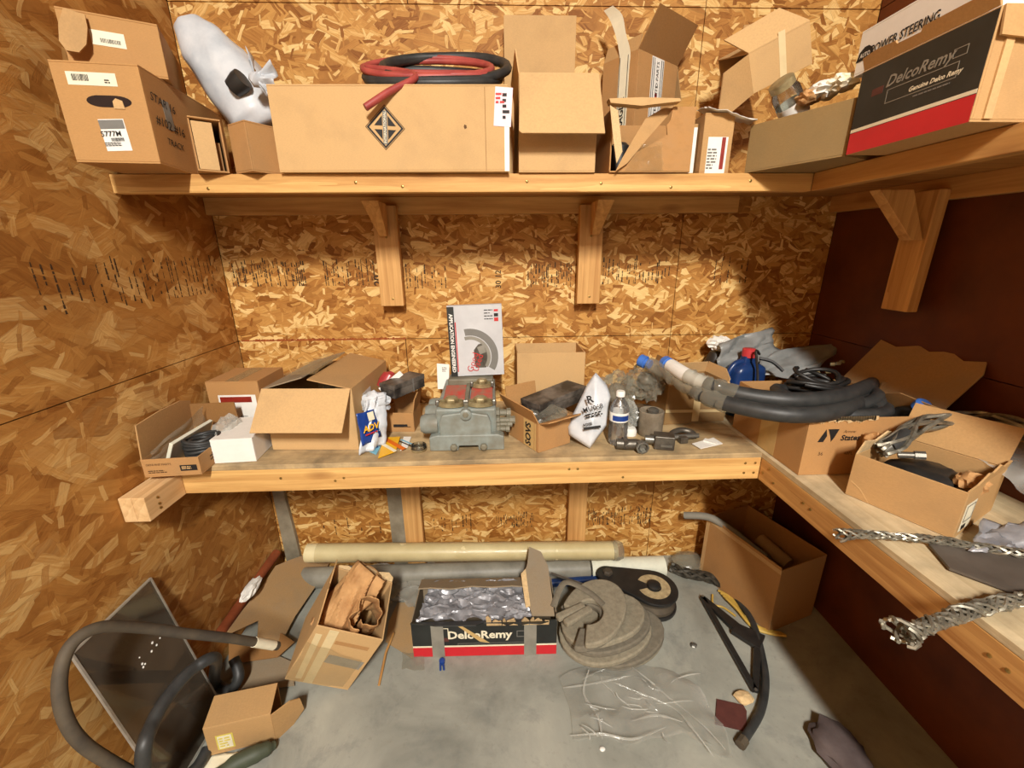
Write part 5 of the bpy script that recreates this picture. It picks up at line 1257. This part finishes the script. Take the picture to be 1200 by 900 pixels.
# two long rolls along the back wall
zr = .05
c2 = P(770, 657, z=.056)
yy = min(c2.y, -.135); xs = P(690, 657, z=.056).x
o = MB().tube([(-.98, yy, .052), (xs-.01, yy, .052)], .05, 18).build('dusty_roll', 'film_roll', None, smooth=50); tag(o, 'dusty grey roll lying on the floor under the cream vinyl roll', 'roll')
o = MB().tube([(xs, yy, .052), (c2.x+.02, yy, .052)], .05, 18).build('foam_roll', 'foam', None, smooth=50); tag(o, 'short white roll end sticking out under the right end of the cream roll', 'roll')
L, Rr = P(360, 648, y=yy+.01), P(722, 645, y=yy+.01)
zl, zr = ZAT((L.x, yy+.01), 648), ZAT((Rr.x, yy+.01), 645)
pts = [V((L.x+(Rr.x-L.x)*i/30, yy+.01, max(.147, zl+(zr-zl)*i/30))) for i in range(31)]
rl = MB().tube(pts, [.044+.0016*noise.noise(V((i*.7, 3, 1))) for i in range(31)], 20).build('vinyl_roll', 'vinyl', None, smooth=50)
tag(rl, 'long cream vinyl roll in clear wrap lying on the white roll at the back wall', 'roll')
b = MB().tube(pts[1:], [.0465+.004*noise.noise(V((i*1.3, 7, 2))) for i in range(30)], 20, cap=False)
b.v = [tuple(V(p)+V((0, noise.noise(V(p)*34)*.003, noise.noise(V(p)*31)*.004))) for p in b.v]
b.build('clear_wrap', 'tape_clear', rl, smooth=35)
e = pts[-1]; MB().lathe([(.03, 0), (.047, -.02), (.05, .004), (.04, .03), (.02, .036)], 16).build('wrap_end', 'film_dirty', rl, smooth=40, m=T(*e) @ RY(90))

# copper coloured pipe along the left wall
a, b_ = P(256, 745, x=XL+.024), P(324, 648, x=XL+.024)
pp = MB().tube([a+(a-b_)*.02, b_], .021, 14).build('copper_pipe', 'copper', None, smooth=50); tag(pp, 'copper coloured pipe running low along the left wall', 'pipe')
c = P(294, 690, x=XL+.075)
o = lump(c, (.018, .05, .018), .5, 2, 91, 3).build('tissue', 'white', None, smooth=35); tag(o, 'crumpled white tissue on the copper pipe above the cardboard sheet', 'tissue')

# leaning cardboard sheet
pl = [P(323, 663, z=.175), P(262, 746, z=.175), P(340, 728, z=.05)]
flat_piece('cardboard_sheet', 'big brown cardboard sheet with a rounded tab lying against the copper pipe', 'cardboard',
           [(358, 650), (386, 660), (370, 687), (346, 722), (340, 733), (333, 747), (322, 756), (310, 757), (302, 752), (303, 727), (262, 746), (285, 714), (307, 687), (323, 663), (340, 656)], pl, 'card_dusty')
pl = [P(285, 815, z=.012), P(345, 800, z=.012), P(335, 770, z=.016)]
flat_piece('cardboard_sheet', 'grey dusty cardboard piece flat on the floor behind the small carton with yellow label', 'cardboard', [(272, 812), (345, 803), (342, 775), (325, 768), (275, 778)], pl, 'card_grey')
pl = [P(262, 775, z=.03), P(335, 775, z=.03), P(335, 750, z=.05)]
flat_piece('cardboard_sheet', 'dark strip standing in for the shade under the rounded tab of the big sheet', 'cardboard', [(268, 778), (325, 770), (345, 752), (330, 742), (268, 752)], pl, 'card_dark')  # dark brown piece put in for the shade under the tab

# tipped carton with brown paper
def fitted(q): return T(q[6], q[7], q[8]) @ RZ(math.degrees(q[0])) @ RY(math.degrees(q[1])) @ RX(math.degrees(q[2])), q[3], q[4], q[5]
m, w, d, h = fitted([.1775, .5163, .2115, .2339, .2315, .3373, -.7025, -.5759, .0789])
kc_ = thing('paper_carton', 'taped carton tipped towards the pipe side, stuffed with crumpled brown paper', 'box', m=m)
body(w, d, h).build('body', 'card_light', kc_, bevel=.0012)
flap(kc_, 'back', w, d, h, 150, .03, 'torn', outline=[(0, .5), (.1, 1), (.3, .7), (.5, 1.1), (.62, .6), (.66, .1), (.8, .5), (1, .2)])
flap(kc_, 'left', w, d, h, 100, .05, 'card', outline=[(0, .9), (.2, 1), (.4, .6), (.55, .9), (.8, .3), (1, .1)])
f = face('front', w, d, h); patch(kc_, f, -.045, .0, .032, h-.01, 'tape_cream', name='tape_strip', spin=3); patch(kc_, f, -.085, -.01, .022, h-.06, 'tape_cream', name='tape_strip', spin=4); patch(kc_, f, .04, -.0, .13, .05, 'tape_grey', name='worn_label', off=.0009, spin=-3)
patch(kc_, f, .03, h*.3, .12, .02, 'card_warm', name='scuff'); crumple_sheet([(-w/2, -d/2-.003, .01), (w*.4, -d/2-.003, .02), (w*.4, -d/2-.004, h*.6), (-w/2, -d/2-.005, h*.75)], 10, 12, .005, 3, 44).build('clear_tape', 'tape_clear', kc_, smooth=40)
# brown paper as creased, rolled sheets
def paperfold(c, ax, rad, L, seed, turns=1.1):
    c = V(c); ax = V(ax).normalized(); a = ax.cross(V((0, 0, 1))).normalized(); b_ = ax.cross(a)
    def fn(u, v):
        t = 2*math.pi*turns*u; r_ = rad*(.5+.5*u)*(1+.3*noise.noise(V((u*4, v*1.2, seed)))+.24*(1-abs(noise.noise(V((u*9+v*1.5, v*1.3, seed+4))))*2.4)+.05*(1-abs(noise.noise(V((u*27+v*3, v*2.6, seed+9))))*2.4))
        return c+ax*(L*(v-.5)*(1+.15*noise.noise(V((u*3, seed, 2)))))+a*r_*math.cos(t)+b_*r_*math.sin(t)
    return MB().grid(fn, 96, 18)
c = m @ V((-.025, .035, h-.045)); c1 = m @ V((.055, -.03, h-.045))
o = paperfold(c, (.55, .5, .55), .066, .25, 3).build('kraft_paper', 'kraft', None, smooth=22, solid=.0015); tag(o, 'long fold of crumpled brown paper sticking out of the tipped taped carton', 'paper')
o = paperfold(c1, (.35, -.5, .8), .055, .17, 8).build('kraft_paper', 'kraft', None, smooth=22, solid=.0015); tag(o, 'rolled brown paper with a dark hollow end in the tipped taped carton', 'paper')

# small carton in front
m, w, d, h = fitted([.2395, .0577, .0666, .1941, .1045, .1318, -.8902, -.8069, .0091])
sc2 = thing('small_carton', 'small tan carton with a yellow label lying at the front left of the floor', 'box', m=m)
body(w, d, h, closed=True, skip=('right',)).build('body', 'card', sc2, bevel=.0012)
r = face('right', w, d, h)
b = MB().prism([(-d/2, -h/2), (-d/2, h/2), (d*.1, h*.42), (d*.42, h*.2), (d*.5, -h*.3), (d*.1, -h*.5)], 0, .004); o = b.build('flap', 'card', sc2); o.matrix_local = frame((w/2, -d/2, h/2), V((.75, .66, 0)).normalized(), (0, 0, 1), V((.66, -.75, 0)).normalized()) @ T(d/2, 0, 0)
f = face('front', w, d, h); patch(sc2, f, -.045, -.012, .05, .07, 'yellow_label', name='label'); patch(sc2, f, -.045, -.012, .04, .06, 'cream', name='label_print', off=.0012); bars(sc2, f, -.045, -.012, .034, .05, 4, mat='yellow_label', off=.0018)

# tinted pane leaning on the left wall
p0, p1 = P(175, 673, x=XL+.012), P(83, 772, x=XL+.012); zt = (p0.z+p1.z)/2; p0.z = p1.z = zt
q0 = fp(262, 830); q1 = q0+(p1-p0)
u = (p1-p0).normalized(); v = (p0-q0); vl = v.length; v = v.normalized(); n = v.cross(u).normalized()
W_ = (p1-p0).length; m = frame(q0, u, v, n)
pn = thing('tinted_glass', 'large tinted glass pane in a thin metal frame leaning on the left wall', 'glass', m=m)
MB().box((.006, .006, -.002), (W_-.006, vl-.006, .002)).build('pane', 'glass_dark', pn)
for a, b_ in (((0, 0, -.004), (.006, vl, .004)), ((W_-.006, 0, -.004), (W_, vl, .004)), ((.006, vl-.005, -.004), (W_-.006, vl, .004)), ((.006, 0, -.004), (W_-.006, .005, .004))):
    MB().box(a, b_).build('frame_bar', 'glass_edge', pn)
rnd = random.Random(6); b = MB()
for k in range(9):
    b.lathe([(0, -.001), (.0045*rnd.uniform(.5, 1), 0), (0, .003)], 8, m=T(W_*(.25+.35*rnd.random()), vl*(.62+.12*rnd.random()), .003))
b.build('drops', 'white_card', pn, smooth=40)

# loops of old hose
pth = smoothpath([P(325, 757, x=-.80), P(270, 748, x=-.86), P(215, 742, x=-.93), P(170, 736, x=-.98), P(118, 735, x=-1.01), P(84, 755, x=-1.03), P(70, 795, x=-1.03), P(76, 840, x=-1.02), P(100, 874, x=-1.0), P(150, 905, x=-.96)], 7)
o = MB().tube(pth, .0145, 12).build('old_hose', 'rubber_dusty', None, smooth=60); tag(o, 'dusty brown hose arching over the tinted pane towards the wall', 'hose')
MB().tube(pth[1:5], .016, 12).build('pale_ring', 'cream', o, smooth=50)
pth = smoothpath([P(274, 772, z=.12), P(280, 792, z=.08), P(270, 808, z=.04), P(252, 800, z=.05), P(252, 772, x=-.91), P(226, 784, x=-.925), P(200, 812, x=-.94), P(180, 845, x=-.94), P(168, 885, x=-.93), P(178, 930, z=.08), P(225, 905, z=.03), P(243, 878, z=.03)], 7)
o = MB().tube(pth, .018, 12).build('old_hose', 'rubber', None, smooth=60); tag(o, 'thick black hose looping down in front of the tinted pane', 'hose')
c = fp(292, 890, .03)
o = MB().tube(smoothpath([c+V((-.09, -.05, 0)), c+V((-.03, -.01, .005)), c+V((.03, .02, .004)), c+V((.055, .045, -.01))], 5), [.02]*4+[.026]*6+[.022]*3+[.014]*3, 12).build('green_glove', 'dark_green', None, smooth=50); tag(o, 'dark green rolled glove on the floor in front of the small carton', 'glove')
o = crumple_sheet([fp(235, 905, .004), fp(285, 900, .004), fp(278, 882, .004), fp(238, 886, .004)], 8, 6, .004, 3, 3, zmin=.002).build('paper_scrap', 'cream', None, smooth=40, solid=.0008); tag(o, 'pale paper scrap on the floor at the bottom left beside the glove', 'paper')

# black and red parts box with torn top
A, B = fp(485, 770), fp(652, 766); A.z = B.z = .002
h = ZAT(A, 731)
fx, w, d, h = carton('torn_parts_box', 'dusty black and red parts box with a torn top and grey tape on the floor', 'box', A, B, .235, h, 'card_grey')
f = face('front', w, d, h)
patch(fx, f, 0, .012, w-.002, h-.026, 'box_black', name='black_panel'); patch(fx, f, 0, -h/2+.026, w-.002, .05, 'box_red', name='red_band', off=.0009); patch(fx, f, 0, -h/2+.054, w-.002, .008, 'cream', name='white_line', off=.001)
text(fx, 'DelcoRemy', f @ T(-.02, .022, .0004), .055, 'cream', bold=.03); outline(fx, f, -.2, -.008, -.145, .06, .003, 'cream'); patch(fx, f, -.17, .0, .05, .02, 'maroon', name='red_mark', off=.0012)
outline(fx, f, .13, .008, .185, .04, .003, 'grey_ink'); outline(fx, f, -.11, -.035, .18, -.02, .002, 'grey_ink')
b = MB().prism([(-.11, .075), (-.1, .08), (.02, -.02), (-.02, -.012)], 0, .0008); o = b.build('scuff', 'tape_tan', fx); o.matrix_local = f @ T(0, 0, .0014)
for x in (-.19, .185): patch(fx, f, x, 0, .05, h+.01, 'tape_grey', name='tape_strip', off=.0018, thick=.0012)
flap(fx, 'front', w, d, h, 150, .05, 'box_black', outline=[(0, .3), (.1, .5), (.18, .9), (.45, 1.0), (.5, .4), (.62, .5), (.66, 1.1), (.7, .6), (.75, 1.0), (.8, .7), (.88, .9), (.95, .3)])
b = MB(); rnd = random.Random(8); x = .01
while x < .25:
    wd_ = rnd.uniform(.012, .05); hh = rnd.uniform(.02, .075)
    b.prism([(x, 0), (x+wd_, 0), (x+wd_*rnd.uniform(.85, 1.1), hh*rnd.uniform(.3, .9)), (x+wd_*rnd.uniform(.4, .7), hh), (x+wd_*rnd.uniform(-.1, .2), hh*rnd.uniform(.5, .9))], 0, .004); x += wd_*rnd.uniform(.7, 1.25)
o = b.build('torn_rim', 'torn', fx); o.matrix_local = f @ T(0, h/2-.012, .004) @ RX(18)
b = crumple_sheet([(-w/2+.02, -d/2+.02, h-.01), (w/2-.09, -d/2+.02, h-.02), (w/2-.11, d/2-.03, h+.012), (-w/2+.04, d/2-.03, h+.005)], 60, 30, .016, 7, 9)
sv = b.build('silver_bag', 'silver', None, smooth=18, m=T(*fx.location) @ RZ(math.degrees(fx.rotation_euler.z))); tag(sv, 'crumpled silver plastic bag filling the torn black and red floor box', 'bag')
for k, (x0, x1, ang, L_, ol) in enumerate(((-.26, .12, 30, .1, [(0, .7), (.2, .9), (.5, .75), (.7, 1), (1, .8)]),)):
    pass
o, _fm = flap(fx, 'back', w, d, h, 24, .12, 'card_grey', outline=[(.02, .85), (.2, .95), (.3, .82), (.45, .9), (.6, .78), (.75, 1), (.9, .85), (.99, .92)], t=.005)
b = MB().prism([(0, 0), (.09, -.01), (.1, .2), (.08, .27), (.03, .3), (.01, .22), (-.025, .14)], 0, .006); o = b.build('grey_flap', 'card_grey', fx); o.matrix_local = frame((w/2-.10, -d/2+.02, h+.0), (1, 0, 0), (0, .93, .36), (0, -.36, .93)) @ RZ(5)
b = MB().prism([(0, 0), (.02, .0), (.035, .16), (.01, .14)], 0, .004); o = b.build('torn_edge', 'torn', fx); o.matrix_local = frame((w/2-.125, -d/2+.05, h+.015), (1, 0, 0), (0, .93, .36), (0, -.36, .93)) @ RZ(10)
c = fp(518, 775, .01)
o = thing('blue_clip', 'small blue plastic clip on the floor under the left tape strip', 'clip', c)
MB().lathe([(0, 0), (.012, 0), (.012, .014), (0, .016)], 12).build('clip_head', 'blue_print', o, smooth=40, m=T(0, 0, -.008)); MB().tube([(-.006, -.01, -.002), (-.002, -.035, -.004)], .004, 6).build('prong', 'blue_print', o); MB().tube([(.006, -.01, -.002), (.012, -.034, -.004)], .004, 6).build('prong', 'blue_print', o)

# dusty film and board scraps left of it
o = crumple_sheet([fp(436, 712, .02), fp(500, 708, .03), fp(512, 664, .05), fp(430, 668, .05)], 30, 26, .035, 3.2, 33, zmin=.003).build('plastic_film', 'film_grey', None, smooth=35); tag(o, 'dusty crumpled film on the floor between paper carton and black box', 'plastic')
pl = [P(460, 760, z=.006), P(490, 755, z=.006), P(480, 700, z=.01)]
flat_piece('cardboard_sheet', 'dusty tan board scrap on the floor left of the black and red box', 'cardboard', [(452, 752), (484, 772), (490, 735), (484, 706), (466, 706), (456, 728)], pl, 'card_dusty', .003)
o = crumple_sheet([fp(470, 784, .004), fp(498, 786, .004), fp(496, 768, .006), fp(472, 764, .006)], 8, 6, .006, 3, 37, zmin=.003).build('plastic_film', 'film_dirty', None, smooth=35); tag(o, 'small film scrap at the left front corner of the black box', 'plastic')
o = MB().tube([fp(444, 803, .006), fp(452, 765, .02), fp(461, 742, .03)], .005, 6).build('wood_stick', 'lum_y', None); tag(o, 'thin brown stick lying beside the tipped taped carton', 'stick')

# grey webbing stack
c0, c1 = fp(722, 752, .002), P(692, 718, z=.185)
ws = thing('webbing_stack', 'leaning stack of thick dusty grey webbing loops beside the black box', 'sling', c0)
c1 = c1-c0; nL = 7
def dshape(r_, k, n=30):
    out = []
    for i in range(n):
        t = 2*math.pi*i/n; e = 1+.10*math.cos(2*t+.4*k)+.04*math.sin(3*t+k)
        out.append((r_*1.12*e*math.cos(t), r_*e*math.sin(t)*.92))
    return out
for k in range(nL):
    t = k/(nL-1); o_ = V((c1.x*t+.02*math.sin(k*2.2), c1.y*t+.012*math.cos(k*1.7), .186*t+.001)); r_ = .168-.022*t
    out = dshape(r_, k); b = MB(); th_ = .026
    if k >= nL-2:
        a0 = 150; n = 34; ring_o = []; ring_i = []
        for i in range(n):
            tt = R(a0+45+(360-90)*i/(n-1)); e = 1+.08*math.cos(2*tt)
            ring_o.append((r_*1.1*e*math.cos(tt), r_*e*math.sin(tt)*.9)); ring_i.append((r_*.42*math.cos(tt)-.02, r_*.36*math.sin(tt)+.01))
        poly = ring_o+ring_i[::-1]; b.prism(poly, 0, th_)
    else: b.prism(out, 0, th_)
    q = b.build('webbing_layer', 'felt' if k % 2 == 0 else 'felt_edge', ws, bevel=.006, smooth=40); q.matrix_local = T(*o_) @ RX(4*math.sin(k)) @ RY(-5-2*math.cos(k*1.3)) @ RZ(k*9)
for k, (dx, dy, a) in enumerate(((-.085, -.02, 25), (-.06, -.045, 30))):
    MB().cbox((0, 0, 0), (.13, .03, .022)).build('webbing_end', 'felt', ws, bevel=.006, m=T(c1.x+dx, c1.y+dy, .212+.004*k) @ RZ(a))
b = MB().tube(smoothpath([(c1.x-.15, c1.y+.02, .2), (c1.x-.09, c1.y+.11, .235), (c1.x+.0, c1.y+.07, .225), (c1.x+.05, c1.y+.0, .222)], 6), .013, 8, flat=.35); b.build('loose_loop', 'felt_edge', ws, smooth=50)

# snatch block
pa, pb = P(712, 672, z=.105), P(766, 688, z=.105)
m = T(pb.x, pb.y, 0) @ RZ(math.degrees(math.atan2(pa.y-pb.y, pa.x-pb.x)))
sn = thing('snatch_block', 'black steel snatch block with a tan ring sticker lying by the wall', 'pulley', m=m)
Lc = math.hypot(pa.x-pb.x, pa.y-pb.y)
Rb, rs_ = .108, .05
tear = [(Rb*math.cos(R(a)), Rb*math.sin(R(a))) for a in range(65, 296, 11)]+[(Lc+rs_*math.cos(R(a)), rs_*math.sin(R(a))) for a in range(-75, 76, 15)]
for z0, z1 in ((.012, .03), (.092, .108)): MB().prism(tear, z0, z1).build('cheek_plate', 'black', sn, bevel=.004)
MB().lathe([(0, .032), (.1, .032), (.1, .045), (.082, .06), (.1, .078), (.1, .09), (0, .09)], 30).build('sheave', 'rubber_dusty', sn, smooth=40)
poly = arc(0, 0, .034, .074, 25, 335, 26); q = MB().prism(poly, 0, .0008).build('ring_sticker', 'tan_sticker', sn); q.matrix_local = T(0, 0, .1085) @ RZ(15)
MB().lathe([(0, 0), (.03, 0), (.03, .014), (.02, .02), (0, .02)], 18).build('axle_cap', 'black', sn, smooth=40, m=T(0, 0, .108))
MB().lathe([(0, 0), (.024, 0), (.024, .012), (.016, .018), (0, .018)], 6).build('pin_bolt', 'rubber_dusty', sn, m=T(Lc, 0, .108)); MB().lathe([(0, 0), (.03, 0), (.03, .0925), (0, .0925)], 14).build('pin', 'rubber_dusty', sn, smooth=40, m=T(Lc, 0, 0))
# shackle at the block
c = fp(750, 718, .016)
o = MB().tube([c+V((.026*math.cos(t), .034*math.sin(t), .004*math.sin(2*t))) for t in [i*.3 for i in range(20)]], .009, 8).build('shackle', 'steel', None, smooth=50); tag(o, 'small bright steel shackle between the snatch block and the grey webbing', 'shackle')
o = lump(fp(742, 733, .014), (.02, .03, .012), .3, 2, 95, 2, zmin=.002).build('wood_chip', 'torn', None); tag(o, 'pale splinter of wood by the steel shackle', 'chip')
# wire rope, bar and strap at the back
pth = smoothpath([P(645, 664, z=.05), P(675, 667, z=.05), P(705, 668, z=.045)], 8)
o = twisted(pth, 6, .022, .013, 30, seed=3).build('wire_rope', 'wire_dark', None, smooth=60); tag(o, 'thick dark wire rope between the torn black box and the snatch block', 'rope')
o = MB().tube([P(640, 684, z=.03), P(704, 678, z=.03)], .02, 10).build('blue_strap', 'blue_bottle', None, smooth=40); tag(o, 'dark blue strap lying below the thick wire rope', 'strap')
o = MB().tube([P(646, 672, z=.16), P(698, 690, z=.20)], .006, 7).build('metal_rod', 'steel', None, smooth=40); tag(o, 'thin grey metal rod lying across the back of the webbing stack', 'rod')
pth = smoothpath([P(786, 664, z=.03), P(806, 672, z=.03), P(828, 676, z=.03), P(850, 686, z=.02), P(872, 706, z=.02)], 8)
o = twisted(pth, 7, .02, .009, 28, seed=5).build('wire_rope', 'wire_dark', None, smooth=60); tag(o, 'dark wire rope running from the snatch block to the box on the right', 'rope')
o = lump(P(806, 658, z=.04), (.07, .05, .035), .3, 1.7, 97, 3, zmin=.003).build('plastic_bag', 'film_dirty', None, smooth=40); tag(o, 'grey film wad at the back wall right of the snatch block', 'bag')

# box on the right under the bench
A, B = V((1.024, -.12, .002)), V((1.15, -.50, .002))
ub, w, d, h = carton('open_carton', 'dim tan carton under the right bench with hoses lying across its top', 'box', A, B, .27, .33, 'card_warm', flaps=[('front', 88, .0101, {})])
f = face('front', w, d, h); patch(ub, f, -w/2+.012, 0, .02, h, 'card_light', name='edge_strip'); patch(ub, f, 0, h/2-.012, w, .02, 'card_light', name='edge_strip', off=.0007)
pth = smoothpath([P(802, 604, y=-.08), P(830, 606, y=-.14), P(855, 620, y=-.22), P(880, 640, y=-.3), P(900, 655, y=-.38)], 8)
o = MB().tube(pth, .018, 10).build('grey_hose', 'tape_grey', None, smooth=60); tag(o, 'grey hose lying across the top of the carton under the right bench', 'hose')
o = MB().tube([P(890, 632, y=-.22), P(924, 662, y=-.36)], .032, 14).build('tan_tube', 'card_dusty', None, smooth=40); tag(o, 'tan cardboard tube resting on the carton under the right bench', 'tube')
o = lump(P(938, 680, y=-.36), (.05, .045, .03), .4, 2, 99, 3).build('paper_wad', 'cream', None, smooth=35); tag(o, 'pale paper wad behind the carton under the right bench', 'paper')
# cables at its foot
b = MB()
for k in range(4):
    b.tube(smoothpath([fp(842+3*k, 692+3*k, .01+.006*k), fp(858+2*k, 702+4*k, .014+.004*k), fp(872+3*k, 722+4*k, .012), fp(892+3*k, 736+2*k, .01), fp(915+2*k, 742+k, .008)], 7), .0065, 7)
b.tube(smoothpath([fp(835, 697, .008), fp(836, 708, .008), fp(848, 712, .008), fp(862, 722, .008)], 7), .005, 7)
o = b.build('yellow_cable', 'yellow_cable', None, smooth=60); tag(o, 'bundle of yellow cables along the foot of the right carton', 'cable')
pth = smoothpath([fp(838, 678, .02), fp(862, 700, .02), fp(882, 730, .018), fp(893, 768, .016), fp(897, 800, .016), fp(891, 834, .016), fp(872, 866, .016)], 8)
o = MB().tube(pth, .014, 10).build('black_hose', 'rubber', None, smooth=60); tag(o, 'black hose curving on the floor around the black triangular frame', 'hose')
MB().tube([pth[-1], pth[-1]+(pth[-1]-pth[-3]).normalized()*.03], .017, 8).build('hose_fitting', 'rubber_dusty', o, smooth=40)
# black triangular bracket
def bar(p, q, w0, w1, t, name, parent, mat='black'):
    p, q = V(p), V(q); u = (q-p).normalized(); v = V((0, 0, 1)).cross(u)
    return MB().prism([(0, -w0/2), ((q-p).length, -w1/2), ((q-p).length, w1/2), (0, w0/2)], 0, t, m=frame(p, u, v, (0, 0, 1))).build(name, mat, parent, bevel=.002)
a, b_, c_, k_ = fp(823, 702, .012), fp(885, 812, .012), fp(893, 756, .012), fp(866, 740, .012)
tf = thing('triangle_bracket', 'black metal triangular bracket lying on the floor at the right', 'bracket', (0, 0, 0))
bar(a, b_, .022, .022, .016, 'long_bar', tf); bar(a, k_, .022, .05, .016, 'curved_arm', tf); bar(k_+V((-.02, .012, 0)), c_, .06, .085, .018, 'end_plate', tf); bar(c_+V((-.02, 0, 0)), b_, .028, .02, .016, 'short_bar', tf)
for p in (a, b_): MB().lathe([(0, .016), (.006, .016), (.006, .019), (0, .019)], 8).build('rivet', 'steel', tf, m=T(*p))
# scraps
pl = [fp(838, 850, .006), fp(875, 856, .006), fp(872, 828, .006)]
flat_piece('leather_card', 'dark maroon card lying on the floor right of the clear film', 'card', [(838, 848), (840, 819), (871, 826), (875, 833), (875, 857)], pl, 'maroon', .004)
for k, (px, py, r_, mt, lb_, nm) in enumerate(((813, 756, .012, 'steel', 'tiny bright metal nut alone on the concrete inside the bracket area', 'metal_nut'), (872, 817, .026, 'torn', 'pale crumpled paper scrap at the foot of the triangular bracket', 'paper_scrap'), (706, 878, .008, 'white', 'white speck of paper on the floor below the clear film', 'paper_scrap'))):
    o = lump(fp(px, py, r_*.5), (r_, r_*.8, r_*.5), .4, 2, 101+k, 2, zmin=.001).build(nm, mt); tag(o, lb_, 'scrap')
c = fp(985, 880, .03)
o = lump(c, (.06, .085, .03), .35, 1.5, 111, 3, zmin=.002).build('dark_rag', 'rag', None, smooth=45); tag(o, 'dark purple brown rag at the bottom right of the floor', 'rag')
o = lump(fp(1003, 892, .035), (.02, .05, .014), .4, 1.5, 113, 3, zmin=.002).build('rag_patch', 'tape_grey', o, smooth=45); 

# clear film sheet on the floor
pts = [(655, 800), (668, 835), (672, 872), (702, 868), (745, 876), (800, 866), (838, 888), (858, 893), (852, 862), (820, 810), (790, 790), (740, 776), (690, 778)]
c = fp(735, 815, .01)
def filmfn(u, v):
    # polar sheet: v from the middle to the outline
    t = u*len(pts); i = int(t) % len(pts); j = (i+1) % len(pts); k = t-int(t)
    a = fp(*pts[i], .004).lerp(fp(*pts[j], .004), k); p = c.lerp(a, v)
    q = V((p.x*6, p.y*6, 5)); r_ = (1-abs(noise.noise(q))*2.4); s_ = (1-abs(noise.noise(q*2.1+V((3, 1, 0))))*2.4)
    return V((p.x, p.y, max(.003, .012+.030*r_*(1-v*.7)+.014*s_)))
o = MB().grid(filmfn, 78, 14).build('plastic_film', 'film_floor', None, smooth=30); tag(o, 'large crumpled sheet of clear plastic film lying on the concrete floor', 'plastic')
# paler, denser strips along the folds paint in their glints
for k, path in enumerate(([(735, 778), (758, 795), (785, 818), (822, 848), (850, 878)], [(720, 800), (750, 812), (790, 830), (815, 858), (836, 886)], [(690, 785), (684, 812), (700, 838), (706, 866)], [(660, 806), (700, 800), (738, 792)], [(740, 845), (770, 838), (800, 846)], [(668, 862), (705, 860), (742, 866), (780, 852)])):
    pth = smoothpath([fp(x, y, .03+.012*math.sin(i*2+k)) for i, (x, y) in enumerate(path)], 7); n = len(pth)
    MB().tube(pth, [(.0012+.0035*math.sin(math.pi*i/(n-1)))*(1+.5*noise.noise(V((i*.6, k, 3)))) for i in range(n)], 6, flat=.5).build('fold_glint', 'film_glint', o, smooth=30)
rnd = random.Random(21)
for k in range(16):  # short pale strips, more painted glints
    x0, y0 = rnd.uniform(672, 800), rnd.uniform(788, 862); a = rnd.uniform(-.5, 1.1); L_ = rnd.uniform(18, 46)
    pth = smoothpath([fp(x0+L_*t*math.cos(a)+rnd.uniform(-3, 3), y0+L_*t*math.sin(a)*.8+rnd.uniform(-2, 2), .035+rnd.uniform(-.008, .008)) for t in (0, .33, .66, 1)], 4); n = len(pth)
    MB().tube(pth, [.0006+.0022*math.sin(math.pi*i/(n-1)) for i in range(n)], 5, flat=.5).build('fold_glint', 'film_glint', o, smooth=30)

# repeats share a group
GROUPS = {'packet': 'packets lying at the bench edge', 'hydraulic_hose': 'thick hydraulic hoses on the bench', 'old_hose': 'old hoses on the left floor', 'wire_braid': 'wire braids on the right bench',
          'kraft_paper': 'crumpled brown papers', 'hose_coil': 'hoses coiled on the long carton', 'wrapped_part': 'film wrapped parts on the bench', 'black_box': 'long black parts boxes on the bench',
          'slip_carton': 'cartons with packing slips', 'wall_shelf': 'shelves on the walls', 'workbench': 'workbenches along the walls', 'plastic_sheet': 'grey plastic sheets behind the jug', 'open_carton': 'open cartons',
          'cardboard_sheet': 'loose cardboard sheets', 'wire_rope': 'dark wire ropes on the floor'}
for o in COL.objects:
    k = o.name.split('.')[0]
    if o.parent is None and k in GROUPS and 'label' in o and 'group' not in o: o['group'] = GROUPS[k]
